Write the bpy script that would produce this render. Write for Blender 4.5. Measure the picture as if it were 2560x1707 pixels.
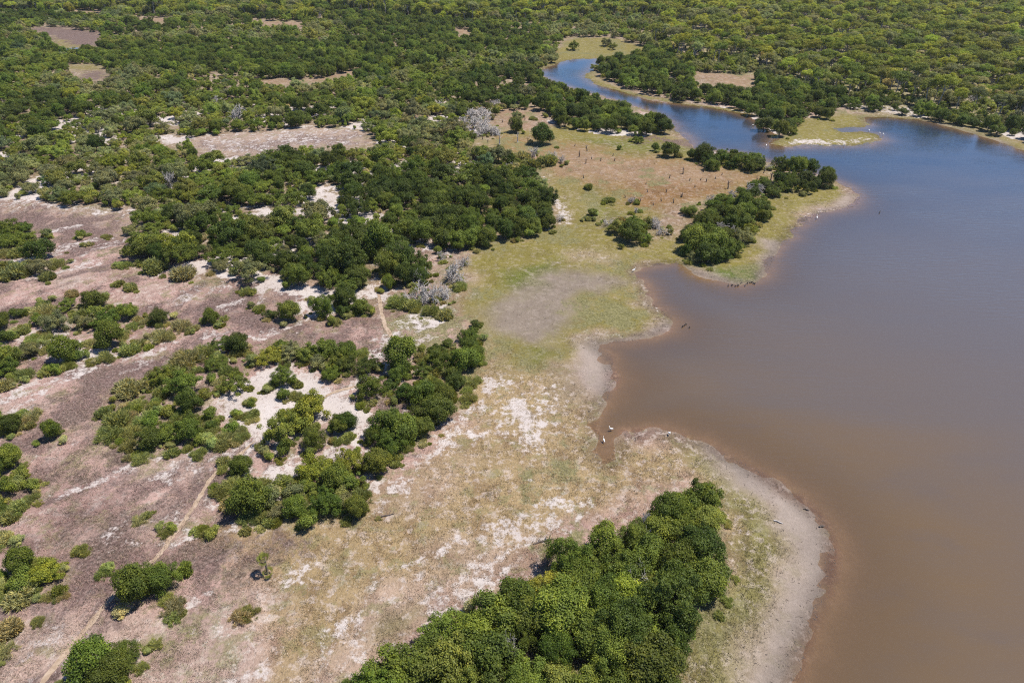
import bpy, math, random
import numpy as np

for o in list(bpy.data.objects): bpy.data.objects.remove(o)
scene = bpy.context.scene
# ------------------------------------------------------------------ camera, sky, sun, exposure
cam = bpy.data.cameras.new("camera"); camo = bpy.data.objects.new("camera", cam)
scene.collection.objects.link(camo); scene.camera = camo
camo.location = (0, 0, 65.0); camo.rotation_euler = (math.radians(90 - 32.5), 0, 0)
cam.lens = 24; cam.sensor_width = 36; cam.clip_start = 0.5; cam.clip_end = 20000
SUN_EL, SUN_AZ = math.radians(65), math.radians(12)        # azimuth from +x (right) towards +y (away)
w = bpy.data.worlds.new("World"); scene.world = w; w.use_nodes = True
nt = w.node_tree; bg = nt.nodes["Background"]
sky = nt.nodes.new("ShaderNodeTexSky"); sky.sky_type = 'NISHITA'; sky.sun_disc = False
sky.sun_elevation = SUN_EL; sky.sun_rotation = math.radians(90) - SUN_AZ
sky.air_density = 0.85; sky.dust_density = 0.0; sky.ozone_density = 9.0; sky.altitude = 60
nt.links.new(sky.outputs[0], bg.inputs[0]); bg.inputs[1].default_value = 0.108
sun = bpy.data.lights.new("sun", 'SUN'); sun.energy = 5.0; sun.angle = math.radians(0.53); sun.color = (1.0, 0.945, 0.86)
suno = bpy.data.objects.new("sun", sun); scene.collection.objects.link(suno)
suno.location = (60, 100, 200)
suno.rotation_euler = (math.radians(90) - SUN_EL, 0, math.radians(90) + SUN_AZ)
vs = scene.view_settings; vs.view_transform = 'Standard'; vs.look = 'None'; vs.exposure = 0.5; vs.gamma = 1.0; vs.use_curve_mapping = False
scene.cycles.use_denoising = False; scene.cycles.filter_width = 1.1; scene.cycles.max_bounces = 6; scene.cycles.diffuse_bounces = 3; scene.cycles.transparent_max_bounces = 8

# ------------------------------------------------------------------ survey of the place, in metres (x right, y away)
LAKE=[[12.8,329.1],[16.5,346.1],[24.6,360.2],[33.8,367.1],[42.5,365.9],[40.6,351.4],[35.7,335.9],[32.4,326.2],[35.5,308.3],[41.1,299.9],[48.8,289.7],[55.9,279.3],[65.1,273.7],[76.9,266.9],[84.7,259.1],[88.4,251.1],[87.4,236.9],[89.1,230.6],[84.8,224.0],[81.9,219.2],[86.7,216.9],[96.8,217.8],[108.3,218.7],[115.9,220.2],[123.1,226.5],[123.7,232.7],[119.7,235.3],[113.4,236.4],[112.8,238.6],[121.6,239.7],[125.5,243.6],[127.3,251.1],[129.1,255.4],[138.4,252.9],[146.7,250.5],[150.2,245.3],[157.1,230.6],[160.5,212.3],[166.0,191.7],[180.8,153.6],[195.2,87.1],[80.7,20.5],[15.8,20.5],[22.7,33.4],[27.4,39.0],[29.8,42.1],[33.2,46.2],[36.1,50.7],[38.4,55.7],[38.9,59.9],[37.5,63.6],[35.1,66.7],[31.7,71.0],[27.7,74.6],[24.4,76.5],[20.7,77.5],[16.9,77.3],[15.5,74.6],[14.6,71.9],[13.2,71.0],[12.2,72.8],[13.3,76.5],[12.7,79.3],[13.9,82.7],[15.7,86.0],[17.2,90.7],[17.1,97.1],[14.9,100.9],[21.2,102.6],[28.9,106.0],[30.0,109.1],[29.2,111.9],[27.3,115.2],[27.1,124.3],[25.6,129.2],[28.3,131.9],[33.2,133.0],[36.1,133.4],[38.0,129.2],[41.7,125.8],[45.7,123.7],[49.7,125.2],[55.5,132.3],[59.4,140.0],[62.9,145.9],[65.3,147.2],[66.1,151.0],[71.7,156.3],[78.1,161.9],[87.6,166.3],[92.2,172.5],[93.1,180.8],[91.2,185.0],[88.3,191.7],[87.0,198.7],[80.1,201.1],[75.6,203.6],[71.3,211.4],[65.1,214.1],[58.2,216.9],[58.7,225.5],[58.3,233.7],[56.7,236.9],[57.2,247.0],[52.8,261.7],[45.0,275.8],[36.2,288.2],[23.2,305.7],[18.1,317.0]]
POND=[[-244.8,397.1],[-237.3,397.1],[-233.2,390.5],[-238.8,389.2]]
FOREST=[[-1282.3,1107.0],[1312.0,1107.0],[191.5,134.4],[175.7,205.3],[167.6,223.6],[163.0,230.6],[157.0,243.6],[146.9,254.2],[134.6,262.3],[125.3,267.5],[117.8,259.1],[101.8,247.0],[96.0,234.8],[89.8,230.6],[86.9,242.5],[87.9,259.1],[74.8,271.6],[61.9,283.7],[50.5,301.6],[40.8,321.5],[38.5,343.0],[22.8,331.0],[22.8,299.9],[30.5,284.4],[41.8,277.2],[52.4,259.1],[56.8,242.5],[56.1,233.7],[44.1,228.5],[29.8,230.6],[18.6,238.0],[11.5,248.2],[10.7,268.2],[7.9,257.2],[-4.2,257.2],[-11.4,236.9],[-12.5,214.6],[-8.7,203.6],[2.4,193.6],[6.5,180.8],[10.0,167.8],[9.7,151.0],[-2.6,142.3],[-11.3,140.0],[-17.5,143.5],[-25.0,147.2],[-27.1,144.7],[-18.0,133.4],[-19.2,125.2],[-24.3,122.4],[-27.1,124.3],[-28.3,130.2],[-29.6,127.2],[-29.5,117.0],[-27.2,111.5],[-31.4,109.9],[-36.3,113.2],[-40.5,117.0],[-45.2,118.4],[-51.0,123.3],[-60.6,125.2],[-63.3,130.2],[-67.8,129.8],[-82.7,134.0],[-86.5,140.0],[-89.6,151.0],[-84.1,156.3],[-91.9,160.5],[-106.8,164.2],[-121.5,168.4],[-133.5,169.7],[-233.6,167.8]]
GROVE=[[22.0,64.0],[26.1,63.6],[25.3,57.4],[24.1,50.3],[20.6,47.5],[17.8,44.3],[16.7,42.3],[17.2,39.4],[16.7,36.4],[15.2,29.5],[-15.3,29.5],[-14.4,36.4],[-14.1,38.1],[-11.5,39.9],[-11.0,41.3],[-7.9,44.8],[-3.1,48.0],[0.2,50.9],[3.1,50.3],[4.7,53.4],[8.3,55.3],[13.5,56.7],[14.3,58.1],[17.2,60.2],[21.1,63.6]]
WOOD=[[76.9,399.8],[126.1,568.9],[840.4,694.2],[211.3,143.5],[179.6,242.5],[165.5,259.1],[139.5,277.2],[122.3,295.9],[114.5,335.9],[87.7,343.0]]
PALE=[[-1282.3,1107.0],[1312.0,1107.0],[668.8,544.0],[128.3,521.0],[-76.9,476.3],[-204.5,521.0],[-653.7,544.0]]
CLEARINGS=[[[-106.1,223.1],[-92.9,230.1],[-72.8,236.9],[-62.8,239.1],[-46.1,231.6],[-43.3,216.9],[-65.2,213.2],[-82.0,206.2],[-96.0,206.2]],
[[-104.8,220.4],[-91.8,227.3],[-71.9,234.0],[-62.0,236.2],[-45.5,228.8],[-42.8,214.3],[-64.4,210.6],[-81.0,203.7],[-94.8,203.7]],
[[-103.6,217.8],[-90.7,224.6],[-71.1,231.2],[-61.3,233.4],[-45.0,226.1],[-42.3,211.7],[-63.6,208.1],[-80.0,201.3],[-93.7,201.3]],
[[-102.3,215.2],[-89.6,222.0],[-70.2,228.5],[-60.6,230.6],[-44.5,223.4],[-41.8,209.2],[-62.9,205.7],[-79.1,198.9],[-92.6,198.9]],
[[-306.3,468.9],[-281.6,468.9],[-246.0,444.7],[-227.7,410.9],[-231.8,395.7],[-239.9,389.2],[-269.6,428.7]],
[[-302.6,463.2],[-278.2,463.2],[-243.0,439.3],[-224.9,405.9],[-229.0,390.9],[-237.0,384.5],[-266.3,423.5]],
[[-299.0,457.7],[-274.9,457.7],[-240.1,434.1],[-222.3,401.1],[-226.3,386.3],[-234.2,379.9],[-263.2,418.5]],
[[-295.5,452.3],[-271.6,452.3],[-237.3,429.0],[-219.6,396.4],[-223.6,381.7],[-231.4,375.4],[-260.1,413.5]],
[[-217.8,351.4],[-197.2,348.2],[-185.1,331.0],[-176.3,312.6],[-184.9,310.8],[-201.5,329.1]],
[[-215.2,347.2],[-194.8,344.0],[-182.9,327.0],[-174.2,308.8],[-182.7,307.0],[-199.1,325.1]],
[[-212.6,343.0],[-192.5,339.9],[-180.7,323.1],[-172.1,305.1],[-180.5,303.4],[-196.7,321.2]],
[[-210.1,339.0],[-190.2,335.9],[-178.6,319.3],[-170.1,301.5],[-178.4,299.8],[-194.4,317.5]],
[[-116.4,310.0],[-106.9,316.1],[-87.5,315.2],[-67.0,340.9],[-64.8,334.9],[-75.2,311.7],[-103.3,304.0]],
[[-115.0,306.3],[-105.6,312.3],[-86.4,311.4],[-66.2,336.8],[-64.0,330.9],[-74.3,307.9],[-102.1,300.3]],
[[-113.6,302.6],[-104.3,308.6],[-85.4,307.7],[-65.4,332.8],[-63.3,326.9],[-73.4,304.3],[-100.8,296.7]],
[[-112.3,299.0],[-103.1,304.9],[-84.4,304.0],[-64.6,328.8],[-62.5,323.0],[-72.5,300.7],[-99.6,293.2]],
[[-261.4,516.6],[-231.7,510.2],[-223.7,487.8],[-250.2,495.7]],
[[-258.2,510.4],[-228.9,504.0],[-221.0,481.9],[-247.2,489.7]],
[[-255.2,504.3],[-226.2,498.0],[-218.4,476.2],[-244.2,483.9]],
[[-252.2,498.3],[-223.5,492.1],[-215.8,470.5],[-241.3,478.2]],
[[-174.9,499.8],[-136.5,491.7],[-132.0,468.9],[-160.4,476.3]],
[[-172.8,493.8],[-134.9,485.8],[-130.4,463.2],[-158.5,470.5]],
[[-170.7,487.9],[-133.2,480.0],[-128.8,457.7],[-156.6,464.9]],
[[-168.7,482.1],[-131.7,474.3],[-127.3,452.3],[-154.7,459.4]],
[[83.0,332.9],[110.7,323.4],[101.9,297.5],[89.5,302.4],[81.1,314.3]],
[[82.0,328.9],[109.4,319.5],[100.7,293.9],[88.4,298.7],[80.1,310.5]],
[[81.0,325.0],[108.1,315.7],[99.5,290.4],[87.4,295.2],[79.2,306.8]],
[[80.1,321.1],[106.8,312.0],[98.3,287.0],[86.3,291.7],[78.2,303.2]],
[[-37.1,465.3],[-24.3,454.8],[-24.6,435.0],[-34.0,441.4]],
[[-36.7,459.7],[-24.0,449.3],[-24.3,429.7],[-33.6,436.1]],
[[-36.2,454.2],[-23.7,443.9],[-24.0,424.6],[-33.2,430.9]],
[[-35.8,448.8],[-23.4,438.7],[-23.7,419.6],[-32.8,425.8]],
[[-5.0,259.1],[10.6,266.9],[10.3,236.9],[-3.9,234.3]],
[[-4.9,256.0],[10.5,263.7],[10.2,234.0],[-3.9,231.5]],
[[-4.9,252.9],[10.3,260.5],[10.1,231.2],[-3.8,228.7]],
[[-4.8,249.9],[10.2,257.5],[9.9,228.5],[-3.8,226.0]],
[[-131.6,251.1],[-121.8,254.2],[-117.7,242.5],[-124.9,239.7]],
[[-130.0,248.1],[-120.3,251.1],[-116.3,239.6],[-123.4,236.8]],
[[-128.5,245.1],[-118.9,248.1],[-114.9,236.7],[-121.9,234.0]],
[[-126.9,242.2],[-117.5,245.2],[-113.5,233.9],[-120.5,231.2]],
[[-119.5,227.5],[-106.5,227.5],[-103.7,220.6],[-113.0,219.2]],
[[-118.1,224.8],[-105.2,224.8],[-102.4,217.9],[-111.6,216.6]],
[[-116.6,222.1],[-104.0,222.1],[-101.2,215.3],[-110.3,214.0]],
[[-115.3,219.5],[-102.7,219.5],[-100.0,212.8],[-109.0,211.4]],
[[-67.9,163.6],[-46.5,166.6],[-43.9,161.9],[-57.2,157.1],[-64.1,158.5]],
[[-67.1,161.6],[-45.9,164.6],[-43.4,159.9],[-56.5,155.2],[-63.3,156.6]],
[[-66.3,159.7],[-45.4,162.6],[-42.9,158.0],[-55.8,153.3],[-62.6,154.7]],
[[-65.5,157.8],[-44.9,160.7],[-42.3,156.2],[-55.2,151.5],[-61.8,152.9]],
[[-26.3,145.9],[-17.5,143.5],[-11.3,140.2],[-16.9,137.5],[-23.0,140.0]],
[[-26.0,144.1],[-17.3,141.8],[-11.2,138.5],[-16.7,135.8],[-22.7,138.3]],
[[-25.7,142.4],[-17.1,140.1],[-11.0,136.9],[-16.5,134.2],[-22.5,136.7]],
[[-25.4,140.7],[-16.9,138.4],[-10.9,135.2],[-16.3,132.6],[-22.2,135.0]],
[[-82.3,147.2],[-74.2,145.9],[-71.4,138.9],[-75.7,140.0]],
[[-81.3,145.4],[-73.3,144.1],[-70.5,137.2],[-74.8,138.3]],
[[-80.3,143.7],[-72.4,142.4],[-69.7,135.6],[-73.9,136.7]],
[[-79.4,142.0],[-71.6,140.7],[-68.9,134.0],[-73.0,135.0]],
[[18.8,351.4],[28.8,428.7],[57.0,431.8],[74.1,397.1],[66.7,380.3],[44.3,362.5],[24.1,351.4]],
[[18.6,347.2],[28.5,423.5],[56.3,426.6],[73.2,392.3],[65.9,375.7],[43.8,358.1],[23.8,347.2]],
[[18.4,343.0],[28.1,418.5],[55.6,421.5],[72.3,387.6],[65.1,371.2],[43.2,353.8],[23.5,343.0]],
[[18.1,339.0],[27.8,413.5],[55.0,416.5],[71.5,383.0],[64.3,366.8],[42.7,349.7],[23.2,339.0]],
[[-323.6,553.7],[-294.7,544.0],[-285.4,525.4],[-309.2,530.0]],
[[-319.7,547.0],[-291.1,537.4],[-282.0,519.1],[-305.5,523.6]],
[[-315.9,540.5],[-287.7,531.0],[-278.6,512.9],[-301.8,517.3]],
[[-312.1,534.1],[-284.3,524.8],[-275.3,506.8],[-298.3,511.2]],
[[34.3,335.9],[37.4,317.0],[57.2,286.6],[86.5,265.6],[84.7,259.1],[55.6,277.9],[35.4,306.6]],
[[33.9,331.8],[36.9,313.2],[56.5,283.1],[85.5,262.4],[83.7,256.0],[54.9,274.5],[35.0,302.9]],
[[33.5,327.9],[36.5,309.4],[55.8,279.8],[84.4,259.3],[82.7,252.9],[54.3,271.3],[34.6,299.3]],
[[33.1,324.0],[36.1,305.8],[55.2,276.5],[83.4,256.2],[81.7,249.9],[53.6,268.1],[34.1,295.8]],
[[-53.1,180.1],[-46.6,180.1],[-46.3,176.1],[-51.6,176.1]],
[[-52.5,177.9],[-46.0,177.9],[-45.7,174.0],[-51.0,174.0]],
[[-51.8,175.8],[-45.5,175.8],[-45.2,171.9],[-50.4,171.9]],
[[-51.2,173.7],[-45.0,173.7],[-44.7,169.9],[-49.8,169.9]],
[[-51.2,136.2],[-45.7,137.1],[-45.5,132.7]],
[[-50.6,134.6],[-45.1,135.4],[-45.0,131.1]],
[[-50.0,132.9],[-44.6,133.8],[-44.4,129.5]],
[[-49.4,131.4],[-44.1,132.2],[-43.9,128.0]],
[[-29.5,117.0],[-30.8,118.7],[-27.6,123.3],[-30.8,134.4],[-26.9,130.2],[-24.1,120.9]],
[[-29.1,115.6],[-30.4,117.3],[-27.3,121.8],[-30.4,132.8],[-26.6,128.6],[-23.8,119.4]],
[[-28.8,114.2],[-30.1,115.9],[-26.9,120.4],[-30.1,131.2],[-26.3,127.1],[-23.5,118.0]],
[[-28.5,112.9],[-29.7,114.5],[-26.6,118.9],[-29.7,129.6],[-25.9,125.6],[-23.2,116.6]],
[[-133.9,170.3],[-108.7,165.7],[-91.5,159.6],[-105.2,159.1],[-128.6,161.9]],
[[-132.3,168.2],[-107.4,163.7],[-90.4,157.7],[-103.9,157.2],[-127.0,159.9]],
[[-130.7,166.2],[-106.1,161.7],[-89.3,155.8],[-102.7,155.3],[-125.5,158.0]],
[[-129.2,164.3],[-104.9,159.8],[-88.3,154.0],[-101.5,153.5],[-124.0,156.2]],
[[12.8,329.1],[16.5,346.1],[24.6,360.2],[42.5,365.9],[32.4,326.2],[41.1,299.9],[65.1,273.7],[84.7,259.1],[87.4,236.9],[71.5,212.3],[58.7,219.2],[57.2,239.1],[53.0,263.0],[36.3,289.7],[23.3,307.4]],
[[12.5,322.1],[16.1,338.7],[24.1,352.5],[41.6,358.1],[31.7,319.2],[40.2,293.5],[63.7,267.8],[82.9,253.6],[85.5,231.8],[70.0,207.8],[57.4,214.5],[56.0,234.0],[51.9,257.4],[35.5,283.5],[22.8,300.8]],
[[12.3,315.3],[15.8,331.6],[23.6,345.1],[40.7,350.6],[31.0,312.5],[39.4,287.3],[62.4,262.2],[81.2,248.2],[83.7,227.0],[68.5,203.4],[56.2,210.0],[54.8,229.1],[50.8,252.0],[34.8,277.6],[22.3,294.5]],
[[12.0,308.8],[15.5,324.8],[23.1,338.0],[39.9,343.4],[30.4,306.1],[38.6,281.4],[61.1,256.9],[79.5,243.2],[82.0,222.3],[67.1,199.2],[55.1,205.7],[53.7,224.4],[49.7,246.8],[34.1,271.9],[21.9,288.5]]]
DARK=[[[137.9,273.7],[176.1,236.9],[194.0,167.8],[180.8,153.6],[167.0,222.6],[156.3,242.5],[124.5,265.6],[101.1,292.0],[110.1,321.5],[119.5,288.2]],
[[38.9,351.4],[75.0,389.2],[82.8,321.5],[101.1,292.0],[125.0,266.9],[97.0,234.3],[84.7,259.1],[42.7,312.6]],
[[-236.2,386.6],[-190.0,413.8],[-66.5,406.7],[-51.3,304.0],[-118.8,317.0],[-187.9,335.9]],
[[10.3,312.6],[58.6,242.5],[55.3,226.5],[9.6,236.9]],
[[-156.3,568.9],[19.3,444.7],[16.1,362.5],[-61.7,374.2]],
[[-34.2,180.8],[10.7,170.9],[11.3,143.5],[-17.1,138.9],[-30.2,148.4]],
[[-65.8,134.4],[-19.5,143.5],[-17.0,124.3],[-28.5,111.9],[-50.7,122.4]]]
ZONES=[('woodfloor',10,1,[[-1282.3,1107.0],[1312.0,1107.0],[191.5,134.4],[166.4,221.6],[154.8,239.7],[131.6,259.1],[98.8,284.4],[65.1,273.7],[42.7,312.6],[23.3,308.3],[46.4,273.7],[56.7,236.9],[43.8,226.5],[18.6,236.9],[8.6,254.2],[-10.8,221.6],[1.8,191.7],[10.6,167.8],[9.7,151.0],[-2.6,141.2],[-17.3,141.2],[-17.7,126.2],[-26.9,111.9],[-36.3,113.5],[-50.7,122.4],[-62.8,126.2],[-83.8,134.4],[-91.9,153.6],[-108.3,164.8],[-133.3,169.4],[-233.6,167.8]]),
('drygrass',14,1,[[90.9,480.1],[203.1,480.1],[612.3,521.0],[201.3,143.5],[169.5,226.5],[156.3,242.5],[133.5,263.6],[101.1,292.0],[89.6,351.4]]),
('tan',4,1,[[-37.9,59.9],[-19.0,66.7],[-10.6,71.0],[-1.6,74.6],[6.0,76.5],[13.4,80.6],[16.7,76.5],[24.4,76.5],[28.7,71.0],[38.1,56.4],[25.1,33.4],[11.0,33.4],[19.0,47.3],[25.8,53.8],[22.7,68.4],[15.2,62.1],[3.8,55.1],[-8.5,47.9],[-15.4,39.0],[-19.2,33.4],[-24.8,33.4],[-25.6,47.3],[-31.5,53.8]]),
('tan',4,1,[[-21.2,91.9],[-5.5,93.2],[10.0,97.1],[13.6,82.7],[12.9,71.0],[1.4,68.4],[-10.6,71.0],[-7.7,81.6]]),
('marsh',5,1,[[-11.9,134.4],[-2.6,143.5],[10.8,151.0],[17.3,143.5],[37.2,138.9],[39.6,132.3],[30.3,132.3],[25.6,129.2],[25.9,117.0],[29.9,109.5],[25.6,105.6],[13.5,102.6],[9.9,95.7],[-5.5,93.2],[-6.9,108.7],[-10.7,117.0]]),
('marsh',6,1,[[2.9,184.3],[14.6,177.4],[27.3,143.5],[44.5,153.6],[70.9,184.3],[91.5,184.3],[92.5,172.5],[71.7,156.3],[60.3,141.2],[50.9,126.2],[42.2,124.3],[36.8,132.3],[28.8,134.4],[7.4,143.5],[10.4,164.8]]),
('marsh',8,1,[[-12.6,231.6],[18.9,242.5],[56.0,236.9],[58.9,216.9],[80.9,199.5],[71.0,180.8],[50.0,167.8],[27.3,143.5],[13.2,174.1],[-11.1,212.3]]),
('orange',6,0.95,[[-9.4,224.0],[3.5,227.5],[17.5,221.6],[33.2,211.4],[50.0,207.0],[64.8,197.5],[75.5,190.9],[67.9,182.6],[51.1,172.5],[41.4,159.1],[33.0,160.5],[25.8,172.5],[18.6,182.6],[9.2,189.8],[-0.8,207.9]]),
('pinkdry',5,0.75,[[3.2,205.7],[21.0,212.3],[42.3,201.5],[60.4,195.5],[64.6,187.9],[45.9,180.8],[29.4,182.6],[12.9,189.8]]),
('rust',4,0.6,[[29.4,182.6],[46.6,184.3],[60.7,182.6],[48.4,170.9],[39.8,161.9],[32.0,167.8]]),
('green',5,0.6,[[22.3,227.5],[43.6,225.5],[58.4,214.6],[55.3,207.0],[37.3,211.4],[21.6,219.2]]),
('green',5,0.5,[[20.8,180.8],[25.2,167.8],[30.4,151.0],[22.9,148.4],[17.3,167.8]]),
('marsh',3,1,[[11.8,331.0],[19.9,374.2],[31.2,425.7],[56.6,428.7],[75.7,393.1],[69.0,380.3],[47.2,368.2],[26.9,362.5],[16.3,343.0]]),
('marsh',3,1,[[31.4,326.2],[35.8,340.9],[39.3,317.0],[56.8,284.4],[86.5,265.6],[91.2,259.1],[89.7,254.2],[70.0,265.6],[48.3,286.6],[36.2,305.7]]),
('marsh',3,1,[[82.6,219.2],[93.4,236.9],[106.1,251.1],[122.9,261.7],[130.5,256.6],[125.8,242.5],[124.3,227.5],[115.3,218.7],[97.8,216.9]]),
('marsh',4,1,[[130.8,259.1],[146.9,254.2],[160.8,236.9],[174.5,203.6],[185.9,159.1],[179.6,152.3],[164.6,189.8],[155.9,228.5],[145.5,248.2],[128.4,253.6]]),
('mud',3,0.8,[[143.8,251.1],[153.3,248.2],[160.5,224.0],[161.9,214.6],[155.9,228.5],[145.5,248.2]]),
('sand',2.5,0.8,[[88.1,221.1],[97.5,227.5],[103.4,224.0],[118.2,228.5],[119.0,225.5],[109.3,221.1],[94.5,219.2]]),
('green',4,0.9,[[-2.4,130.2],[9.8,133.4],[10.0,122.4],[0.3,117.0]]),
('greymud',4,1,[[-3.9,115.2],[6.7,126.2],[16.0,129.2],[23.3,122.4],[19.5,120.2],[13.3,118.7],[10.8,108.7],[5.7,101.2],[-2.0,104.8]]),
('greymud',4,0.7,[[6.9,95.7],[11.1,93.2],[10.4,83.8],[5.8,87.1]]),
('mud',2.5,0.95,[[10.6,99.8],[15.0,102.3],[21.3,103.4],[30.3,109.5],[30.5,106.3],[21.7,100.9],[18.0,98.4],[17.9,90.7],[16.0,84.9],[13.9,82.1],[11.7,87.1]]),
('olive',4,0.85,[[9.7,117.0],[21.0,118.7],[25.3,113.5],[21.9,107.1],[13.1,107.1]]),
('green',2.5,0.8,[[2.6,99.8],[6.2,98.7],[4.3,95.5],[2.7,96.4]]),
('olive',4,0.7,[[-5.1,101.2],[2.6,101.2],[4.7,96.4],[-1.9,93.8]]),
('greenhi',2.5,0.8,[[40.1,130.2],[53.0,133.4],[50.1,125.2],[45.7,123.9],[41.8,126.2]]),
('mud',2,0.9,[[54.1,134.4],[57.8,145.9],[61.0,144.7],[62.1,143.5],[58.1,134.4],[54.5,129.2],[49.7,123.9],[45.3,122.4],[41.4,124.3],[36.9,128.2],[36.1,133.2],[39.1,129.8],[45.0,124.7],[49.5,126.2]]),
('mud',2,0.8,[[85.3,170.3],[92.3,177.4],[93.5,173.5],[88.9,165.4],[84.7,164.8],[76.2,159.9],[82.8,165.4]]),
('sandpink',3,0.6,[[10.9,137.1],[16.9,138.9],[24.3,136.2],[22.9,133.2],[12.6,134.0]]),
('greengrass',3,0.9,[[24.4,76.5],[28.3,71.9],[30.3,65.9],[32.6,60.6],[32.2,53.8],[28.4,47.3],[24.6,41.2],[21.1,33.4],[15.5,33.4],[19.2,44.7],[20.5,48.4],[25.6,53.2],[27.6,63.6],[25.2,69.3]]),
('mud',2.5,1,[[27.8,75.1],[32.8,70.6],[36.2,66.3],[38.3,62.8],[39.4,59.2],[38.9,55.1],[36.8,50.7],[33.7,46.2],[30.3,42.1],[27.8,39.0],[24.1,32.6],[18.5,32.6],[22.9,39.0],[25.3,42.6],[28.1,47.3],[31.1,51.3],[32.3,56.4],[32.3,61.3],[30.0,65.1],[27.6,69.3]]),
('mudred',1.5,0.7,[[31.8,71.3],[35.7,66.7],[38.1,63.6],[39.7,59.9],[39.4,55.1],[37.0,50.2],[33.9,45.7],[30.6,41.7],[28.5,39.0],[27.6,39.0],[30.2,42.6],[33.2,46.2],[35.9,50.7],[38.1,55.7],[38.4,59.9],[34.9,65.9]]),
('sandpink',2,0.9,[[19.0,46.2],[21.1,49.0],[23.8,51.9],[23.6,50.2],[20.5,46.2],[19.2,43.6]]),
('sand',2.2,0.95,[[-46.4,84.3],[-43.8,90.7],[-42.1,94.4],[-33.0,93.2],[-27.2,89.5],[-21.9,83.8],[-20.0,76.5],[-21.4,73.7],[-27.2,74.6],[-31.6,79.5],[-33.7,75.6],[-37.5,77.5],[-43.0,80.6]]),
('sand',2.2,0.95,[[-34.9,69.3],[-32.9,72.8],[-28.8,71.0],[-28.1,65.9],[-30.7,65.1],[-34.1,66.7]]),
('sand',2.2,0.84,[[-20.2,67.2],[-16.4,69.3],[-13.2,71.9],[-9.4,78.0],[-7.6,80.6],[-4.9,79.0],[-8.4,72.8],[-12.8,68.8],[-16.0,66.3]]),
('sand',2.2,0.84,[[-3.1,83.8],[1.6,84.3],[5.5,80.6],[8.1,79.5],[5.9,75.6],[3.9,71.4],[1.5,72.3],[0.9,76.5],[-1.7,80.6]]),
('sand',2.2,0.84,[[-6.0,88.9],[0.3,93.4],[-0.8,88.9],[-4.5,84.6]]),
('sand',2.2,0.84,[[4.2,63.2],[7.1,65.5],[12.7,64.4],[11.3,61.5],[6.2,60.4]]),
('sand',2.2,0.95,[[-30.8,118.4],[-27.3,122.0],[-22.8,120.9],[-25.2,116.6]]),
('sand',2.2,0.95,[[-30.8,134.4],[-26.9,130.2],[-26.1,122.4],[-28.6,124.3]]),
('sand',2.2,0.95,[[-79.7,127.8],[-71.6,130.2],[-63.2,129.8],[-61.2,126.2],[-65.4,123.9],[-74.3,125.8]]),
('sand',2.2,0.95,[[-44.6,113.2],[-38.8,117.0],[-31.7,115.2],[-30.8,111.1],[-38.6,109.5]]),
('sand',2.2,0.95,[[-89.5,103.8],[-84.0,107.9],[-74.9,101.2],[-66.5,99.8],[-65.2,104.4],[-63.6,98.4],[-67.0,91.7],[-75.7,93.2],[-86.3,99.8]]),
('sand',2.2,0.6,[[-135.3,172.5],[-108.7,167.8],[-91.9,160.5],[-74.7,158.2],[-73.5,154.9],[-89.0,154.1],[-108.6,161.3],[-130.5,164.8]]),
('sand',2.2,0.95,[[-68.1,164.2],[-46.5,166.6],[-43.9,161.9],[-57.2,157.1],[-64.1,158.5]]),
('sand',2.2,0.95,[[-26.4,146.4],[-17.5,143.5],[-11.3,140.2],[-16.9,137.5],[-23.0,140.0]]),
('sand',2.2,0.95,[[7.6,187.2],[12.4,169.4],[12.9,156.3],[10.5,154.9],[9.2,174.1]]),
('sand',2.2,0.95,[[-83.3,148.4],[-74.7,147.2],[-71.4,138.9],[-75.7,140.0]]),
('sand',2.2,0.95,[[-131.6,251.1],[-121.8,254.2],[-117.7,242.5],[-124.9,239.7]]),
('sand',2.2,0.95,[[-119.5,227.5],[-106.5,227.5],[-103.7,220.6],[-113.0,219.2]]),
('sand',2.2,0.95,[[-53.9,180.8],[-46.7,180.8],[-46.3,175.8],[-52.1,175.8]]),
('sand',2.2,0.95,[[-51.3,136.6],[-45.9,137.7],[-45.4,132.3]]),
('sand',2.2,0.95,[[-54.3,122.4],[-47.2,122.4],[-44.8,117.0],[-50.8,117.0]]),
('sand',2.2,0.95,[[-55.0,105.6],[-45.9,97.1],[-47.5,93.2]]),
('sandpink',3.5,1,[[-20.1,40.7],[-15.5,47.1],[-10.7,51.0],[-5.4,53.8],[0.2,55.1],[-3.8,51.0],[-9.4,47.3],[-13.5,43.1],[-15.1,37.5],[-20.2,37.5]]),
('sandpink',3.5,0.8,[[-33.0,37.5],[-33.7,42.6],[-29.6,47.9],[-25.6,47.3],[-27.2,42.1],[-27.0,37.5]]),
('sandpink',3.5,0.8,[[-106.5,224.0],[-93.1,230.6],[-72.9,237.5],[-62.9,239.7],[-46.1,231.6],[-43.6,218.3],[-65.3,213.6],[-82.0,206.2],[-96.7,206.2]]),
('sandpink',3.5,0.8,[[-55.1,45.7],[-46.6,47.3],[-38.2,44.7],[-35.9,37.5],[-49.9,37.5]]),
('sandpink',3.5,0.8,[[-48.4,61.3],[-41.6,65.1],[-39.0,62.8],[-41.2,59.9],[-45.1,57.8],[-48.9,55.7],[-52.5,53.8]]),
('sandpink',3.5,0.8,[[-11.3,56.1],[-6.1,57.1],[-5.0,55.1],[-10.0,53.8]]),
('sandpink',3.5,0.8,[[-15.6,63.6],[-9.8,68.4],[-5.1,69.3],[-9.5,65.1]]),
('purple',5,0.55,[[-101.8,219.2],[-83.0,226.5],[-46.2,230.6],[-44.7,221.6],[-73.1,212.3],[-95.0,208.8]]),
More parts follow.
